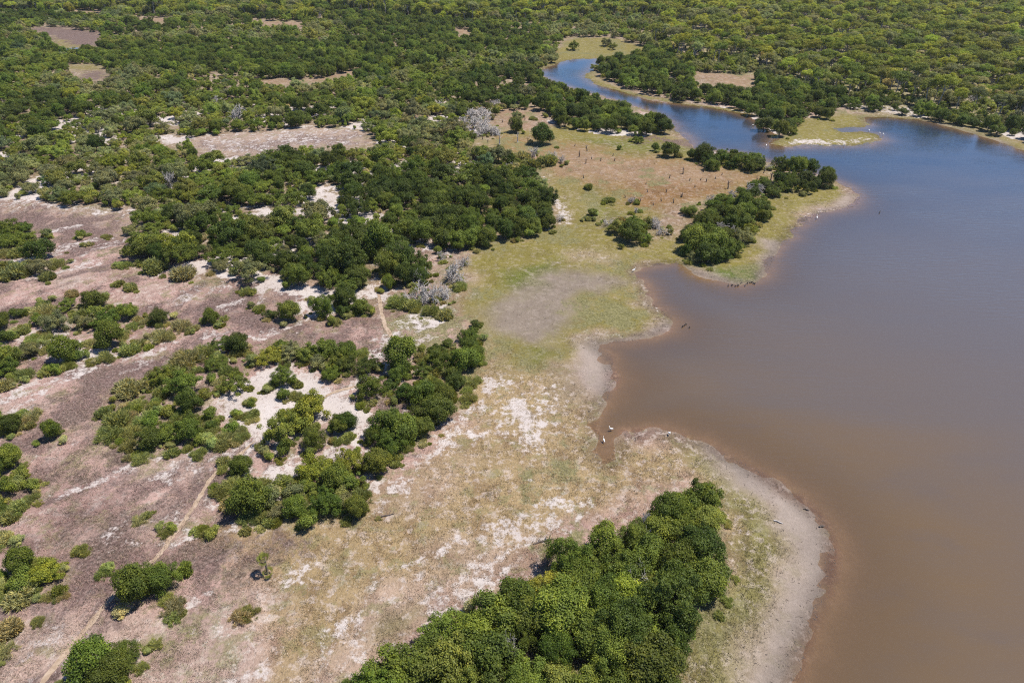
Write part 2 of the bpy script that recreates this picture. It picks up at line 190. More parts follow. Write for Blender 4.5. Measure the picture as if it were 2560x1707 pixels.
('purple',5,0.75,[[-53.8,57.1],[-45.9,60.6],[-36.1,57.8],[-33.4,53.2],[-34.2,47.3],[-38.7,51.3],[-45.5,55.1]]),
('purple',5,0.75,[[-70.8,76.5],[-72.4,83.8],[-61.8,94.4],[-51.9,105.6],[-48.8,101.2],[-57.5,84.9],[-65.1,76.5]]),
('purple',5,0.75,[[-62.0,115.2],[-54.9,124.3],[-46.2,118.7],[-43.3,108.7],[-54.0,107.1]]),
('purple',5,0.75,[[-46.9,104.8],[-25.8,105.6],[-24.2,101.2],[-42.6,100.9]]),
('purple',5,0.75,[[-63.1,67.6],[-56.0,71.0],[-50.2,65.1],[-54.7,62.8]]),
('purple',5,0.75,[[-65.1,76.5],[-57.6,75.6],[-56.6,71.0],[-61.8,70.6]]),
('purple',5,0.75,[[-306.3,468.9],[-279.6,465.3],[-246.0,444.7],[-227.7,410.9],[-231.8,395.7],[-245.8,399.8],[-269.6,428.7]]),
('purple',5,0.75,[[-200.1,335.9],[-184.5,331.0],[-176.3,312.6],[-184.9,310.8]]),
('purple',5,0.75,[[-130.5,164.8],[-105.2,159.1],[-91.5,148.4],[-92.3,134.4],[-107.0,143.5],[-125.1,156.3]]),
('purple',5,0.75,[[-32.7,51.3],[-29.9,55.1],[-27.6,54.4],[-29.8,48.4]]),
('purple',5,0.75,[[43.6,234.3],[55.5,227.5],[61.9,217.8],[53.8,219.2],[44.0,227.5]]),
('olive',4,0.75,[[-41.5,57.4],[-37.8,59.5],[-35.3,55.7],[-37.7,52.6]]),
('olive',4,0.75,[[-24.9,115.2],[-10.0,118.7],[-6.8,105.6],[-13.4,99.8],[-21.3,101.9]]),
('olive',4,0.75,[[-34.7,51.3],[-31.5,53.8],[-28.7,51.3],[-30.1,45.2],[-33.1,45.7]]),
('olive',4,0.75,[[-37.6,42.1],[-33.8,45.2],[-31.8,39.0],[-35.7,39.0]]),
('green',2.5,0.7,[[-13.5,43.6],[-10.2,46.5],[-11.1,44.1],[-12.7,42.4]]),
('marsh',4,0.8,[[-215.6,349.3],[-197.2,348.2],[-188.4,334.9],[-200.5,332.9]]),
('marsh',4,0.7,[[-268.8,431.8],[-243.9,413.8],[-224.5,399.8],[-241.4,391.8],[-256.5,408.1]]),
('pinkdry',5,0.9,[[-114.5,310.0],[-106.9,316.1],[-87.5,315.2],[-67.0,340.9],[-64.8,334.9],[-75.2,311.7],[-103.3,304.0]]),
('pinkdry',5,0.9,[[-260.4,514.4],[-230.8,508.1],[-223.7,487.8],[-250.2,495.7]]),
('pinkdry',5,0.9,[[-173.6,495.7],[-136.0,489.7],[-132.0,468.9],[-160.4,476.3]]),
('pinkdry',5,0.9,[[82.5,331.0],[110.7,323.4],[101.9,297.5],[89.9,304.0],[81.5,316.1]]),
('pinkdry',5,0.9,[[-37.1,465.3],[-24.1,451.4],[-24.6,435.0],[-34.0,441.4]]),
('pinkdry',5,0.9,[[-12.6,266.9],[10.6,266.9],[9.6,236.9],[-5.4,236.9]]),
('pinkdry',5,0.9,[[-320.0,548.8],[-294.7,544.0],[-285.4,525.4],[-309.2,530.0]])]
PLANTS=[(0,'B',-115.6,145.7,5.7),(0,'B',-113.6,147.8,5.1),(0,'B',-109.1,141.4,4.9),(0,'B',-111.4,140.4,5.2),(0,'B',-114.5,141.6,4.6),(0,'T',-101.6,134.2,6.3),(0,'S',-107.8,136.2,4.5),(0,'X',-107.6,142.0,2.3),
(0,'B',-106.7,145.4,2.9),(0,'B',-119.2,145.9,5.4),(0,'S',-110.7,136.1,3.8),(1,'S',-102.2,125.8,6.0),(1,'B',-102.3,127.4,3.9),(1,'B',-98.2,127.7,4.6),(1,'S',-95.9,130.2,3.4),(1,'S',-94.6,124.8,3.9),
(1,'S',-107.4,129.8,3.4),(1,'S',-102.6,130.5,3.4),(2,'T',-98.8,145.0,2.6),(3,'S',-78.9,121.7,2.4),(3,'S',-75.7,120.1,3.2),(3,'S',-86.1,117.7,3.2),(3,'S',-83.6,129.8,1.9),(3,'S',-81.9,130.0,3.1),
(3,'S',-92.7,144.7,2.0),(3,'S',-94.8,140.7,2.0),(4,'T',-79.1,112.9,4.7),(4,'B',-83.9,112.3,3.6),(4,'S',-79.9,109.3,3.0),(4,'S',-87.7,110.4,4.6),(4,'B',-91.4,109.3,3.0),(4,'B',-81.8,105.0,5.3),
(4,'T',-91.4,105.2,3.7),(4,'T',-88.4,100.7,3.1),(4,'B',-76.8,105.3,3.7),(4,'B',-73.1,106.3,4.8),(4,'T',-69.2,99.1,6.0),(4,'B',-70.8,109.0,4.1),(4,'S',-68.5,104.9,2.9),(4,'T',-64.2,107.1,4.0),
(4,'S',-66.9,106.9,2.4),(4,'S',-59.5,104.8,4.0),(4,'S',-61.4,101.3,4.4),(4,'S',-65.4,97.2,4.0),(4,'S',-68.3,95.1,3.7),(4,'S',-64.4,99.3,3.0),(4,'S',-87.3,103.2,2.9),(4,'S',-84.2,101.4,2.3),
(4,'S',-57.0,104.3,2.6),(5,'T',-54.7,107.1,3.6),(5,'S',-53.3,106.1,1.6),(6,'T',-74.5,95.3,5.9),(6,'B',-72.7,95.2,2.9),(6,'B',-81.7,96.3,3.5),(6,'T',-83.0,93.3,4.8),(6,'B',-81.9,91.0,3.8),
(6,'S',-78.5,89.8,3.5),(6,'S',-80.5,87.3,3.2),(6,'S',-79.8,97.3,2.3),(6,'S',-75.6,90.9,2.6),(6,'T',-87.1,95.9,4.2),(6,'B',-84.6,91.9,3.6),(6,'S',-72.2,92.8,1.2),(6,'S',-74.4,92.1,1.4),
(7,'T',-44.7,108.6,2.6),(7,'B',-49.4,112.9,1.7),(7,'S',-47.5,111.7,2.5),(7,'T',-40.5,108.3,4.6),(7,'T',-35.3,109.9,4.6),(7,'B',-32.4,113.6,2.2),(7,'S',-32.1,106.8,2.7),(7,'S',-51.8,118.3,3.2),
(7,'X',-39.0,115.4,1.7),(8,'S',-67.5,124.7,6.0),(8,'S',-62.2,125.9,1.8),(8,'S',-74.7,128.8,6.7),(8,'S',-78.9,130.8,2.8),(9,'T',-46.6,97.8,4.7),(9,'B',-49.4,98.0,3.8),(9,'T',-55.1,95.6,1.8),
(9,'S',-53.6,93.6,5.8),(9,'B',-48.7,92.8,3.6),(9,'S',-51.9,96.0,4.9),(9,'S',-55.5,92.1,3.6),(9,'B',-55.9,88.3,4.0),(9,'S',-60.1,86.2,4.6),(9,'S',-57.7,87.2,3.7),(9,'B',-51.1,85.7,5.0),
(9,'T',-48.5,81.7,4.2),(9,'B',-47.6,84.7,2.5),(9,'B',-57.1,89.2,3.3),(9,'S',-46.2,96.5,3.2),(9,'S',-53.8,90.2,4.3),(10,'T',-58.0,81.0,2.0),(10,'S',-57.2,82.5,2.9),(10,'B',-54.0,81.5,2.7),
(10,'S',-54.0,78.5,3.7),(10,'S',-57.8,77.6,4.7),(10,'B',-52.8,78.0,2.8),(10,'T',-51.0,73.3,3.9),(10,'B',-49.1,74.9,4.0),(10,'T',-46.0,74.8,4.0),(10,'B',-44.3,73.7,2.3),(10,'B',-44.8,79.6,3.0),
(10,'T',-43.6,77.1,2.3),(10,'S',-57.6,75.4,4.2),(10,'S',-54.9,75.8,3.8),(10,'S',-56.8,78.9,3.5),(10,'S',-60.9,80.1,2.8),(11,'B',-43.5,86.8,4.6),(11,'S',-45.7,86.7,2.5),(11,'T',-36.4,88.5,4.4),
(11,'S',-34.2,88.0,2.3),(11,'B',-35.3,84.5,2.5),(11,'S',-32.8,84.3,1.6),(11,'S',-39.0,86.0,1.1),(11,'B',-39.7,82.7,1.6),(11,'S',-39.1,79.4,2.0),(11,'B',-40.9,80.3,0.8),(11,'B',-40.7,76.4,2.8),
(11,'S',-40.7,73.9,3.9),(11,'S',-38.6,74.8,2.5),(11,'S',-41.2,86.8,0.7),(11,'S',-37.9,93.9,1.7),(12,'B',-42.9,93.9,2.9),(12,'Y',-40.2,95.0,4.4),(12,'B',-37.2,95.9,4.4),(12,'B',-34.2,95.4,4.4),
(12,'T',-31.3,96.0,4.7),(12,'B',-28.5,93.1,3.9),(12,'B',-29.0,89.8,3.3),(12,'S',-31.0,92.8,2.7),(12,'B',-39.5,98.3,3.0),(12,'B',-32.0,93.4,3.2),(13,'Y',-29.8,79.9,5.4),(13,'B',-32.7,75.1,6.0),
(13,'T',-25.1,77.1,4.0),(13,'T',-27.8,73.3,3.9),(13,'B',-30.6,76.9,3.2),(13,'Y',-32.7,79.2,3.3),(14,'T',-72.6,76.6,3.6),(14,'T',-74.5,76.8,4.0),(15,'T',-65.8,75.4,3.5),(16,'S',-71.3,79.7,3.1),
(16,'S',-71.6,78.3,2.6),(17,'T',-68.0,69.4,4.0),(17,'T',-68.8,67.7,3.9),(17,'B',-64.9,66.4,2.7),(17,'B',-62.4,64.8,2.5),(17,'T',-65.1,64.3,2.9),(17,'T',-64.1,61.0,2.2),(17,'S',-62.1,61.2,3.0),
(17,'S',-62.4,59.4,2.6),(17,'S',-61.6,62.9,2.3),(16,'S',-60.4,56.1,2.5),(16,'S',-46.0,59.4,2.2),(16,'S',-50.9,54.7,1.6),(16,'S',-42.0,57.1,2.0),(16,'S',-36.8,57.1,2.0),(16,'S',-46.4,51.3,2.0),
(16,'S',-51.2,48.2,1.6),(16,'S',-49.9,47.9,1.0),(16,'S',-35.6,46.2,1.3),(16,'S',-52.5,44.2,3.3),(16,'S',-51.7,41.8,2.4),(16,'S',-37.4,42.1,1.1),(16,'S',-29.0,46.4,1.4),(16,'S',-50.8,70.5,3.0),
(16,'S',-47.1,71.5,2.3),(18,'T',-55.5,51.5,3.7),(18,'Y',-52.6,50.9,3.8),(18,'B',-54.5,49.7,3.1),(18,'B',-57.6,50.8,1.7),(18,'S',-53.9,48.1,3.4),(18,'S',-56.1,49.1,2.3),(19,'T',-41.1,48.5,5.0),
(19,'T',-38.9,49.8,4.3),(20,'S',-36.5,46.6,2.8),(21,'T',-41.0,38.8,4.9),(21,'T',-38.9,40.4,3.5),(21,'T',-38.9,38.3,4.3),(22,'T',-36.1,68.2,3.5),(22,'T',-33.0,61.4,5.5),(22,'B',-31.4,62.3,4.1),
(22,'B',-29.6,60.3,2.8),(22,'S',-36.3,64.9,4.2),(22,'S',-37.8,64.1,2.9),(22,'S',-30.0,59.2,2.4),(22,'T',-27.1,60.5,3.5),(22,'T',-23.4,61.4,4.4),(22,'B',-28.3,63.8,2.9),(22,'S',-32.7,59.6,2.7),
(22,'S',-35.4,62.0,3.2),(22,'Y',-26.2,67.4,5.1),(22,'T',-22.9,65.8,4.4),(22,'B',-26.5,65.0,3.3),(22,'T',-31.7,72.0,2.9),(22,'B',-34.4,71.9,2.3),(23,'U',-28.0,51.7,2.0),(24,'T',-24.4,146.4,6.4),
(24,'T',-20.4,143.1,6.0),(24,'T',-15.9,141.2,6.2),(24,'T',-11.9,139.7,6.2),(24,'T',-8.9,141.5,5.9),(24,'T',-5.6,141.4,5.6),(24,'T',-1.5,145.8,5.7),(24,'T',1.8,147.3,5.4),(24,'T',5.3,148.8,4.8),
(24,'T',8.5,151.6,4.5),(24,'T',-14.1,147.0,5.7),(24,'T',-18.9,148.7,5.8),(24,'T',-9.4,148.7,5.8),(24,'T',-4.7,149.8,5.5),(25,'B',-31.5,146.1,6.4),(25,'T',-28.6,135.2,8.2),(25,'T',-22.8,129.8,7.6),
(25,'T',-25.5,127.0,6.0),(25,'T',-21.6,122.8,5.6),(25,'B',-20.0,128.3,5.8),(25,'T',-33.1,126.5,8.4),(25,'B',-34.3,138.0,6.4),(25,'T',-31.2,121.9,5.8),(25,'B',-32.2,119.1,4.9),(25,'T',-28.2,111.4,3.6),
(25,'T',-31.5,113.5,5.0),(25,'B',-31.5,110.2,3.3),(25,'B',-32.0,133.9,4.7),(25,'T',-18.6,124.3,4.5),(26,'T',-24.7,121.4,3.7),(27,'X',-15.3,133.7,2.8),(27,'X',-12.8,125.8,4.5),(27,'X',-18.9,123.5,3.6),
(27,'X',-16.7,117.1,4.3),(27,'X',-12.6,116.4,3.7),(27,'X',-19.8,116.7,3.1),(27,'X',-10.4,131.2,2.8),(27,'X',-15.1,114.8,3.4),(27,'S',-21.8,114.3,4.5),(27,'S',-19.4,113.3,4.2),(27,'S',-15.3,111.2,3.8),
(27,'X',-11.4,123.4,3.3),(27,'X',-17.3,114.8,2.5),(27,'S',-10.4,121.1,3.8),(27,'S',-12.5,110.2,3.6),(28,'B',-6.8,106.5,2.3),(28,'T',-7.6,101.8,3.6),(28,'T',-7.3,98.2,4.0),(28,'T',-7.8,93.1,5.2),
(28,'B',-11.2,99.4,2.8),(28,'B',-11.8,93.4,4.1),(28,'T',-18.1,92.8,7.4),(28,'Y',-18.0,92.9,2.9),(28,'B',-14.7,91.1,3.6),(28,'T',-9.0,87.9,3.5),(28,'T',-27.6,95.6,4.7),(28,'B',-23.7,92.1,3.6),
(28,'B',-27.3,92.5,4.1),(28,'S',-12.8,91.2,3.6),(28,'S',-15.7,95.8,2.7),(28,'S',-25.5,96.6,3.0),(29,'B',-22.0,85.6,5.2),(29,'B',-16.9,85.0,3.6),(29,'T',-13.8,83.9,4.5),(29,'B',-19.3,87.0,2.8),
(29,'T',-11.1,79.6,5.8),(29,'T',-10.2,83.2,4.5),(29,'T',-13.3,79.0,4.3),(29,'T',-18.2,76.4,5.5),(29,'T',-15.1,75.0,5.0),(29,'T',-19.7,74.5,3.3),(29,'T',-16.8,72.5,4.9),(29,'T',-13.0,76.2,3.8),
(29,'S',-6.7,84.8,2.7),(29,'S',-23.0,82.9,1.3),(29,'S',-22.0,81.6,0.9),(30,'T',-24.1,77.4,3.8),(31,'Y',-22.2,69.4,4.2),(31,'B',-21.6,65.5,4.1),(31,'S',-19.4,63.5,3.2),(31,'B',-21.4,62.5,2.6),
(32,'T',-18.1,68.9,4.4),(33,'T',1.2,232.4,5.9),(33,'B',2.0,249.2,4.7),(34,'T',9.7,218.8,8.2),(35,'S',7.3,248.5,2.6),(35,'B',41.0,222.0,3.8),(35,'B',33.8,213.8,2.1),(35,'S',10.5,242.5,2.0),
(36,'B',-4.2,200.1,7.4),(36,'B',-1.1,198.8,5.2),(36,'T',1.6,186.3,4.1),(36,'S',5.3,197.3,6.0),(36,'S',10.5,198.4,6.5),(36,'X',6.8,205.1,4.9),(36,'X',11.6,203.7,4.8),(36,'X',-1.1,194.9,3.0),
(36,'S',2.8,203.3,5.3),(36,'X',14.1,200.6,3.9),(37,'B',44.9,213.1,3.2),(37,'T',47.8,206.6,6.2),(37,'S',50.9,207.3,3.6),(38,'T',54.8,204.5,4.0),(38,'T',58.7,203.9,6.6),(38,'T',62.6,200.7,5.2),
(38,'T',67.6,197.1,6.4),(38,'T',72.4,199.9,4.8),(38,'T',65.9,199.8,4.3),(38,'B',58.3,198.8,5.2),(39,'T',78.9,196.6,4.7),(39,'T',81.2,190.7,6.2),(39,'T',85.6,192.2,5.0),(39,'T',81.0,182.1,5.6),
(39,'T',86.3,181.2,5.4),(39,'B',76.5,183.0,4.8),(39,'B',75.3,177.9,4.7),(39,'T',83.5,181.0,4.0),(39,'X',74.7,195.7,3.4),(40,'B',69.2,173.5,4.6),(40,'X',63.5,175.2,4.3),(40,'X',66.2,175.2,4.3),
(40,'X',57.2,170.9,4.2),(40,'X',50.9,166.8,4.1),(40,'B',54.4,168.5,4.2),(40,'T',51.2,160.1,3.6),(40,'T',44.4,159.7,4.0),(40,'T',57.7,162.1,5.5),(40,'T',60.2,159.8,5.8),(40,'T',56.9,156.8,5.0),
(40,'B',63.6,165.5,4.1),(40,'B',72.4,177.4,3.9),(40,'T',40.8,139.5,6.8),(40,'T',44.2,137.7,7.0),(40,'T',47.3,137.0,6.1),(40,'T',42.4,134.1,6.0),(40,'B',52.6,144.0,4.7),(40,'Y',56.0,149.6,3.8),
(40,'X',49.0,149.3,4.5),(40,'T',40.5,145.2,5.0),(40,'X',51.7,147.7,3.4),(40,'Y',54.7,151.0,3.1),(41,'B',19.8,159.2,2.7),(41,'S',18.4,156.8,2.5),(42,'X',23.3,153.9,3.5),(42,'B',29.2,153.3,3.9),
(42,'B',30.8,152.0,3.1),(42,'X',34.7,151.2,4.5),(42,'S',26.6,154.3,3.9),(42,'X',31.0,161.2,2.2),(42,'S',25.2,169.1,3.4),(42,'X',11.2,156.0,3.2),(42,'S',20.7,177.7,3.6),(42,'X',30.8,168.9,3.0),
(42,'T',27.1,144.5,6.7),(42,'B',24.5,149.2,4.5),(42,'X',34.9,148.2,3.8),(43,'X',-16.5,240.2,6.1),(43,'X',-14.3,247.0,6.7),(43,'X',-11.9,251.9,6.9),(43,'X',-9.3,253.7,6.4),(43,'X',-12.8,235.8,6.5),
(43,'X',-8.6,230.6,6.4),(43,'X',-4.6,227.6,5.3),(43,'X',-9.9,239.5,6.6),(43,'X',-6.6,230.1,5.4),(43,'X',-27.0,266.8,5.0),(43,'X',-7.3,268.8,4.5),(43,'X',-15.2,234.3,5.0),(43,'X',-10.5,227.8,5.8),
(44,'X',-92.0,177.4,5.5),(44,'X',-97.3,244.1,8.7),(44,'X',-112.0,268.2,5.6),(44,'X',-223.0,547.6,6.4),(45,'B',33.1,391.5,6.1),(45,'B',51.4,401.7,5.6),(45,'B',54.1,392.5,5.1),(46,'T',109.2,258.1,5.9),
(46,'T',111.4,253.6,4.8),(46,'T',113.6,251.0,4.5),(46,'T',89.6,230.0,6.3),(46,'T',94.4,236.7,5.5),(46,'T',86.5,237.0,6.5),(46,'T',101.5,253.1,6.4),(46,'T',93.2,245.6,7.2),(46,'B',94.1,232.1,3.9),
(47,'X',180.4,274.1,6.2),(47,'X',152.7,366.6,6.6),(47,'X',130.5,445.5,7.9),(47,'X',128.4,472.4,9.2),(48,'X',15.7,57.4,1.6),(48,'X',13.6,50.5,1.7),(48,'X',-0.3,40.2,1.3),(48,'X',15.8,56.1,1.4),
(38,'B',66.8,204.9,5.1),(38,'B',63.8,196.4,3.8),(38,'B',69.4,193.4,4.6),(38,'T',71.5,195.8,5.1),(38,'T',58.0,195.0,5.1),(38,'B',58.8,208.3,3.9),(39,'B',77.6,192.8,3.6),(39,'T',85.1,195.6,4.2),
(39,'T',78.0,185.6,3.8),(39,'T',88.1,186.1,4.7),(39,'T',82.3,195.5,4.0),(39,'T',73.6,183.4,3.7),(39,'B',79.1,176.1,5.0),(40,'T',58.7,166.7,3.5),(40,'B',45.9,154.4,4.0),(40,'B',50.7,162.8,4.8),
(40,'T',46.5,142.9,5.0),(40,'T',55.1,163.9,3.9),(40,'B',45.3,135.2,4.9),(40,'T',53.3,158.6,4.0),(40,'T',56.2,153.9,4.5),(40,'T',45.6,146.1,4.2),(40,'T',53.7,154.5,5.3),(40,'B',43.8,143.7,4.2),
(40,'T',48.9,144.8,4.4),(40,'T',45.4,151.1,4.7),(40,'T',38.8,137.5,3.4),(40,'T',51.9,150.6,4.8),(40,'T',49.1,153.6,3.5),(40,'B',39.6,134.3,3.6),(40,'T',48.4,156.9,4.3),(40,'T',61.6,156.8,4.0),
(40,'B',50.1,139.7,3.7),(40,'B',60.8,169.9,3.4),(40,'T',43.1,146.3,4.6),(40,'T',65.4,178.3,3.6),(40,'T',63.0,171.5,4.0),(40,'B',60.8,173.8,3.2),(40,'T',68.3,179.9,4.0),(40,'T',68.5,176.7,4.0),
(42,'B',29.9,149.2,2.5),(42,'S',26.5,151.1,3.4),(42,'B',30.3,144.1,3.5),(42,'B',32.8,153.8,2.7),(36,'S',-4.1,194.3,3.0),(36,'S',5.7,200.0,2.5),(36,'B',-5.7,205.0,3.3),(36,'B',3.1,191.1,3.1),
(36,'B',-0.3,202.0,3.1),(36,'S',0.9,197.0,3.6),(28,'T',-18.2,89.8,3.5),(28,'B',-14.0,86.9,3.2),(28,'S',-10.1,96.4,2.7),(28,'S',-6.4,89.3,3.2),(28,'T',-9.9,90.6,3.2),(28,'B',-12.9,97.1,3.3),
(28,'T',-6.1,95.6,3.6),(28,'T',-11.2,86.1,3.3),(9,'B',-48.1,89.2,2.2),(9,'S',-54.6,85.1,3.1),(9,'S',-51.0,91.5,2.2),(9,'S',-46.2,91.3,3.1),(9,'B',-51.4,80.5,2.5),(10,'S',-43.4,71.3,2.4),
(10,'S',-39.5,69.7,2.4),(10,'B',-47.2,78.5,2.7),(10,'S',-53.9,73.0,2.6),(10,'S',-50.0,77.9,2.1),(22,'S',-33.0,64.7,3.8),(22,'B',-30.1,65.7,3.1),(22,'T',-19.5,60.7,3.8),(22,'B',-24.9,58.9,3.0),
(4,'S',-68.6,101.8,2.1),(4,'B',-73.9,110.0,2.2),(4,'S',-73.2,99.8,2.8),(4,'B',-77.0,109.4,2.8),(4,'B',-86.1,106.6,3.3),(4,'S',-89.1,113.4,3.3),(4,'S',-83.5,108.0,1.9),(4,'S',-81.6,101.1,2.6)]
STUMPS=[[-4.0,217.5,3.4],[1.8,220.4,3.0],[5.1,219.1,2.0],[-9.6,222.8,1.2],[23.5,211.8,1.7],[20.5,206.0,1.9],[26.6,202.1,1.0],[22.0,199.9,1.3],[30.8,202.4,0.9],[-7.8,219.6,0.9],[6.9,190.7,0.7],[20.1,186.2,1.0],[49.1,191.1,1.8],[44.3,186.8,1.0],[29.8,171.7,0.8],[38.7,168.8,1.0],[41.7,167.7,1.1],[44.4,171.7,1.0],[36.2,166.2,0.7],[36.8,181.4,0.6],[20.0,217.2,0.8],[30.9,207.0,0.7],[4.6,247.3,1.1],[-3.3,244.6,1.2],[36.2,175.2,0.8],[41.2,175.2,0.9],[16.8,201.0,0.6],[24.1,203.8,0.7],[31.8,169.8,0.7],[33.1,168.3,0.9],[49.0,190.7,1.3],[55.4,193.0,1.6],[60.0,190.2,0.7],[58.8,179.1,2.1],[68.0,192.4,1.2],[72.5,192.0,1.2],[72.5,185.6,2.0],[44.6,171.7,1.2],[49.6,185.0,0.8],[52.8,185.6,0.6],[68.3,184.4,1.5],[49.8,179.4,0.7],[54.2,184.4,0.9],[57.3,186.8,0.7]]
EGRETS=[[13.2,75.1],[14.5,77.6],[22.9,76.6],[25.7,129.4],[80.2,265.2],[84.6,242.7],[122.1,235.7],[124.4,232.5],[124.7,230.7],[81.6,218.5],[106.7,218.8],[75.1,158.2],[52.8,116.5],[28.6,86.3],[53.5,48.7],[43.9,41.1]]
DUCKS=[[43.9,122.9],[44.7,123.1],[45.3,122.8],[45.8,122.9],[46.1,123.2],[47.3,122.9],[46.8,124.0],[48.1,124.0],[48.7,124.2],[49.1,124.4],[49.3,124.0],[49.6,123.9],[31.7,107.4],[32.1,107.8],[32.5,106.7],[31.3,107.0],[92.4,162.1]]
PATHS=[[[-46.5,36.7],[-46.1,39.0],[-45.4,42.1],[-44.8,45.2],[-44.3,47.6],[-43.7,49.9],[-42.5,51.9],[-41.2,54.1],[-41.0,56.7],[-40.5,58.8],[-40.4,61.3],[-40.2,64.4],[-40.2,67.6],[-38.1,71.0],[-36.6,74.6]],
[[-29.7,84.0],[-28.6,86.2],[-26.7,87.1],[-24.1,88.3]],
[[-26.9,120.9],[-25.9,117.0],[-24.8,111.9],[-23.6,107.9],[-22.0,104.1],[-20.5,100.5]]]
LOGS=[[33.3,59.9],[3.8,56.7],[38.5,59.2],[37.6,62.0],[-15.9,60.7]]
rng = np.random.default_rng(7); random.seed(7)
COL = scene.collection.objects
def arr(p): return np.array(p, dtype=float)
LAKE, POND, FOREST, GROVE, WOOD, PALE = map(arr, (LAKE, POND, FOREST, GROVE, WOOD, PALE))
CLEARINGS = [arr(p) for p in CLEARINGS]; DARK = [arr(p) for p in DARK]

# ------------------------------------------------------------------ number helpers
_T = np.random.default_rng(11).random((256, 256))
def vnoise(x, y):
    xi = np.floor(x).astype(int); yi = np.floor(y).astype(int); fx = x - xi; fy = y - yi
    fx = fx*fx*(3-2*fx); fy = fy*fy*(3-2*fy)
    a = _T[xi & 255, yi & 255]; b = _T[(xi+1) & 255, yi & 255]; c = _T[xi & 255, (yi+1) & 255]; d = _T[(xi+1) & 255, (yi+1) & 255]
    return (a*(1-fx)+b*fx)*(1-fy) + (c*(1-fx)+d*fx)*fy
def fbm(x, y, s, o=4):
    t = 0; a = .5; n = 0
    for k in range(o):
        t = t + a*vnoise(x/s + 17.3*k, y/s + 9.1*k); n += a; s *= .5; a *= .55
    return t/n
def inside(P, poly):
    x, y = P[:, 0], P[:, 1]; r = np.zeros(len(P), bool); n = len(poly)
    for i in range(n):
        x1, y1 = poly[i]; x2, y2 = poly[(i+1) % n]
        if y1 == y2: continue
        c = (y1 > y) != (y2 > y)
        r ^= c & (x < (x2-x1)*(y-y1)/(y2-y1) + x1)
    return r
def sdist(P, poly):                       # positive inside
    d = np.full(len(P), 1e9); n = len(poly)
    for i in range(n):
        a = poly[i]; b = poly[(i+1) % n]; ab = b-a; L = ab @ ab
        if L == 0: continue
        t = np.clip(((P-a) @ ab)/L, 0, 1); q = P - a - t[:, None]*ab
        d = np.minimum(d, q[:, 0]**2 + q[:, 1]**2)
    d = np.sqrt(d)
    return np.where(inside(P, poly), d, -d)
def lin(c):
    return np.array([(v/255/12.92 if v/255 < .04045 else ((v/255+.055)/1.055)**2.4) for v in c])
def sstep(a, b, x):
    t = np.clip((x-a)/(b-a), 0, 1); return t*t*(3-2*t)

# terrain: a nearly flat shore plain with a shallow lake basin
def shore(P):
    Q = P + 2.0*np.stack([fbm(P[:, 0], P[:, 1], 9, 3)-.5, fbm(P[:, 0]+50, P[:, 1]-20, 9, 3)-.5], 1)
    d = sdist(Q, LAKE)
    m = (np.abs(P[:, 0]-POND[:, 0].mean()) < 60) & (np.abs(P[:, 1]-POND[:, 1].mean()) < 60)
    if m.any(): d[m] = np.maximum(d[m], sdist(P[m], POND))
    return d
def height(P, d=None):
    if d is None: d = shore(P)
    n = fbm(P[:, 0], P[:, 1], 14, 4) - .5
    land = .012*np.minimum(-d, 70) + n*np.minimum(1, -d/25)*.7
    bed = -(.035*np.minimum(d, 12) + .02*np.minimum(np.maximum(d-12, 0), 60))
    return np.where(d > 0, bed, land) + n*.05 + (fbm(P[:, 0], P[:, 1]+70, 2.6, 2)-.5)*.075*np.exp(-np.abs(d)/5)

# ------------------------------------------------------------------ materials
def mat(name):
    m = bpy.data.materials.new(name); m.use_nodes = True; t = m.node_tree
    for n in list(t.nodes): t.nodes.remove(n)
    out = t.nodes.new("ShaderNodeOutputMaterial")
    def N(kind, **kw):
        n = t.nodes.new("ShaderNode"+kind)
        for k, v in kw.items():
            if k[0] == 'i' and k[1:].isdigit(): n.inputs[int(k[1:])].default_value = v
            elif hasattr(n, k): setattr(n, k, v)
            else: n.inputs[k.replace('_', ' ')].default_value = v
        return n
    def L(a, b): t.links.new(a, b)
    return m, N, L, out
def ramp(N, L, src, a, b):
    r = N("MapRange"); r.interpolation_type = 'SMOOTHSTEP'; r.inputs[1].default_value = a; r.inputs[2].default_value = b
    L(src, r.inputs[0]); return r.outputs[0]
def mix(N, L, fac, a, b, mode='MIX'):
    m = N("Mix", data_type='RGBA', blend_type=mode, clamp_factor=True)
    for s, v in ((0, fac), (6, a), (7, b)):
        if hasattr(v, 'node'): L(v, m.inputs[s])
        else: m.inputs[s].default_value = v if s == 0 else (*v, 1)
    return m.outputs[2]
def math_(N, L, op, a, b):
    m = N("Math", operation=op)
    for s, v in ((0, a), (1, b)):
        if hasattr(v, 'node'): L(v, m.inputs[s])
        else: m.inputs[s].default_value = v
    return m.outputs[0]
def noise(N, L, co, scale, detail=5, rough=.6, sx=1, sy=1):
    mp = N("Mapping"); mp.inputs[3].default_value = (sx, sy, 1); L(co, mp.inputs[0])
    n = N("TexNoise"); n.inputs['Scale'].default_value = scale; n.inputs['Detail'].default_value = detail; n.inputs['Roughness'].default_value = rough
    L(mp.outputs[0], n.inputs['Vector']); return n.outputs['Fac']

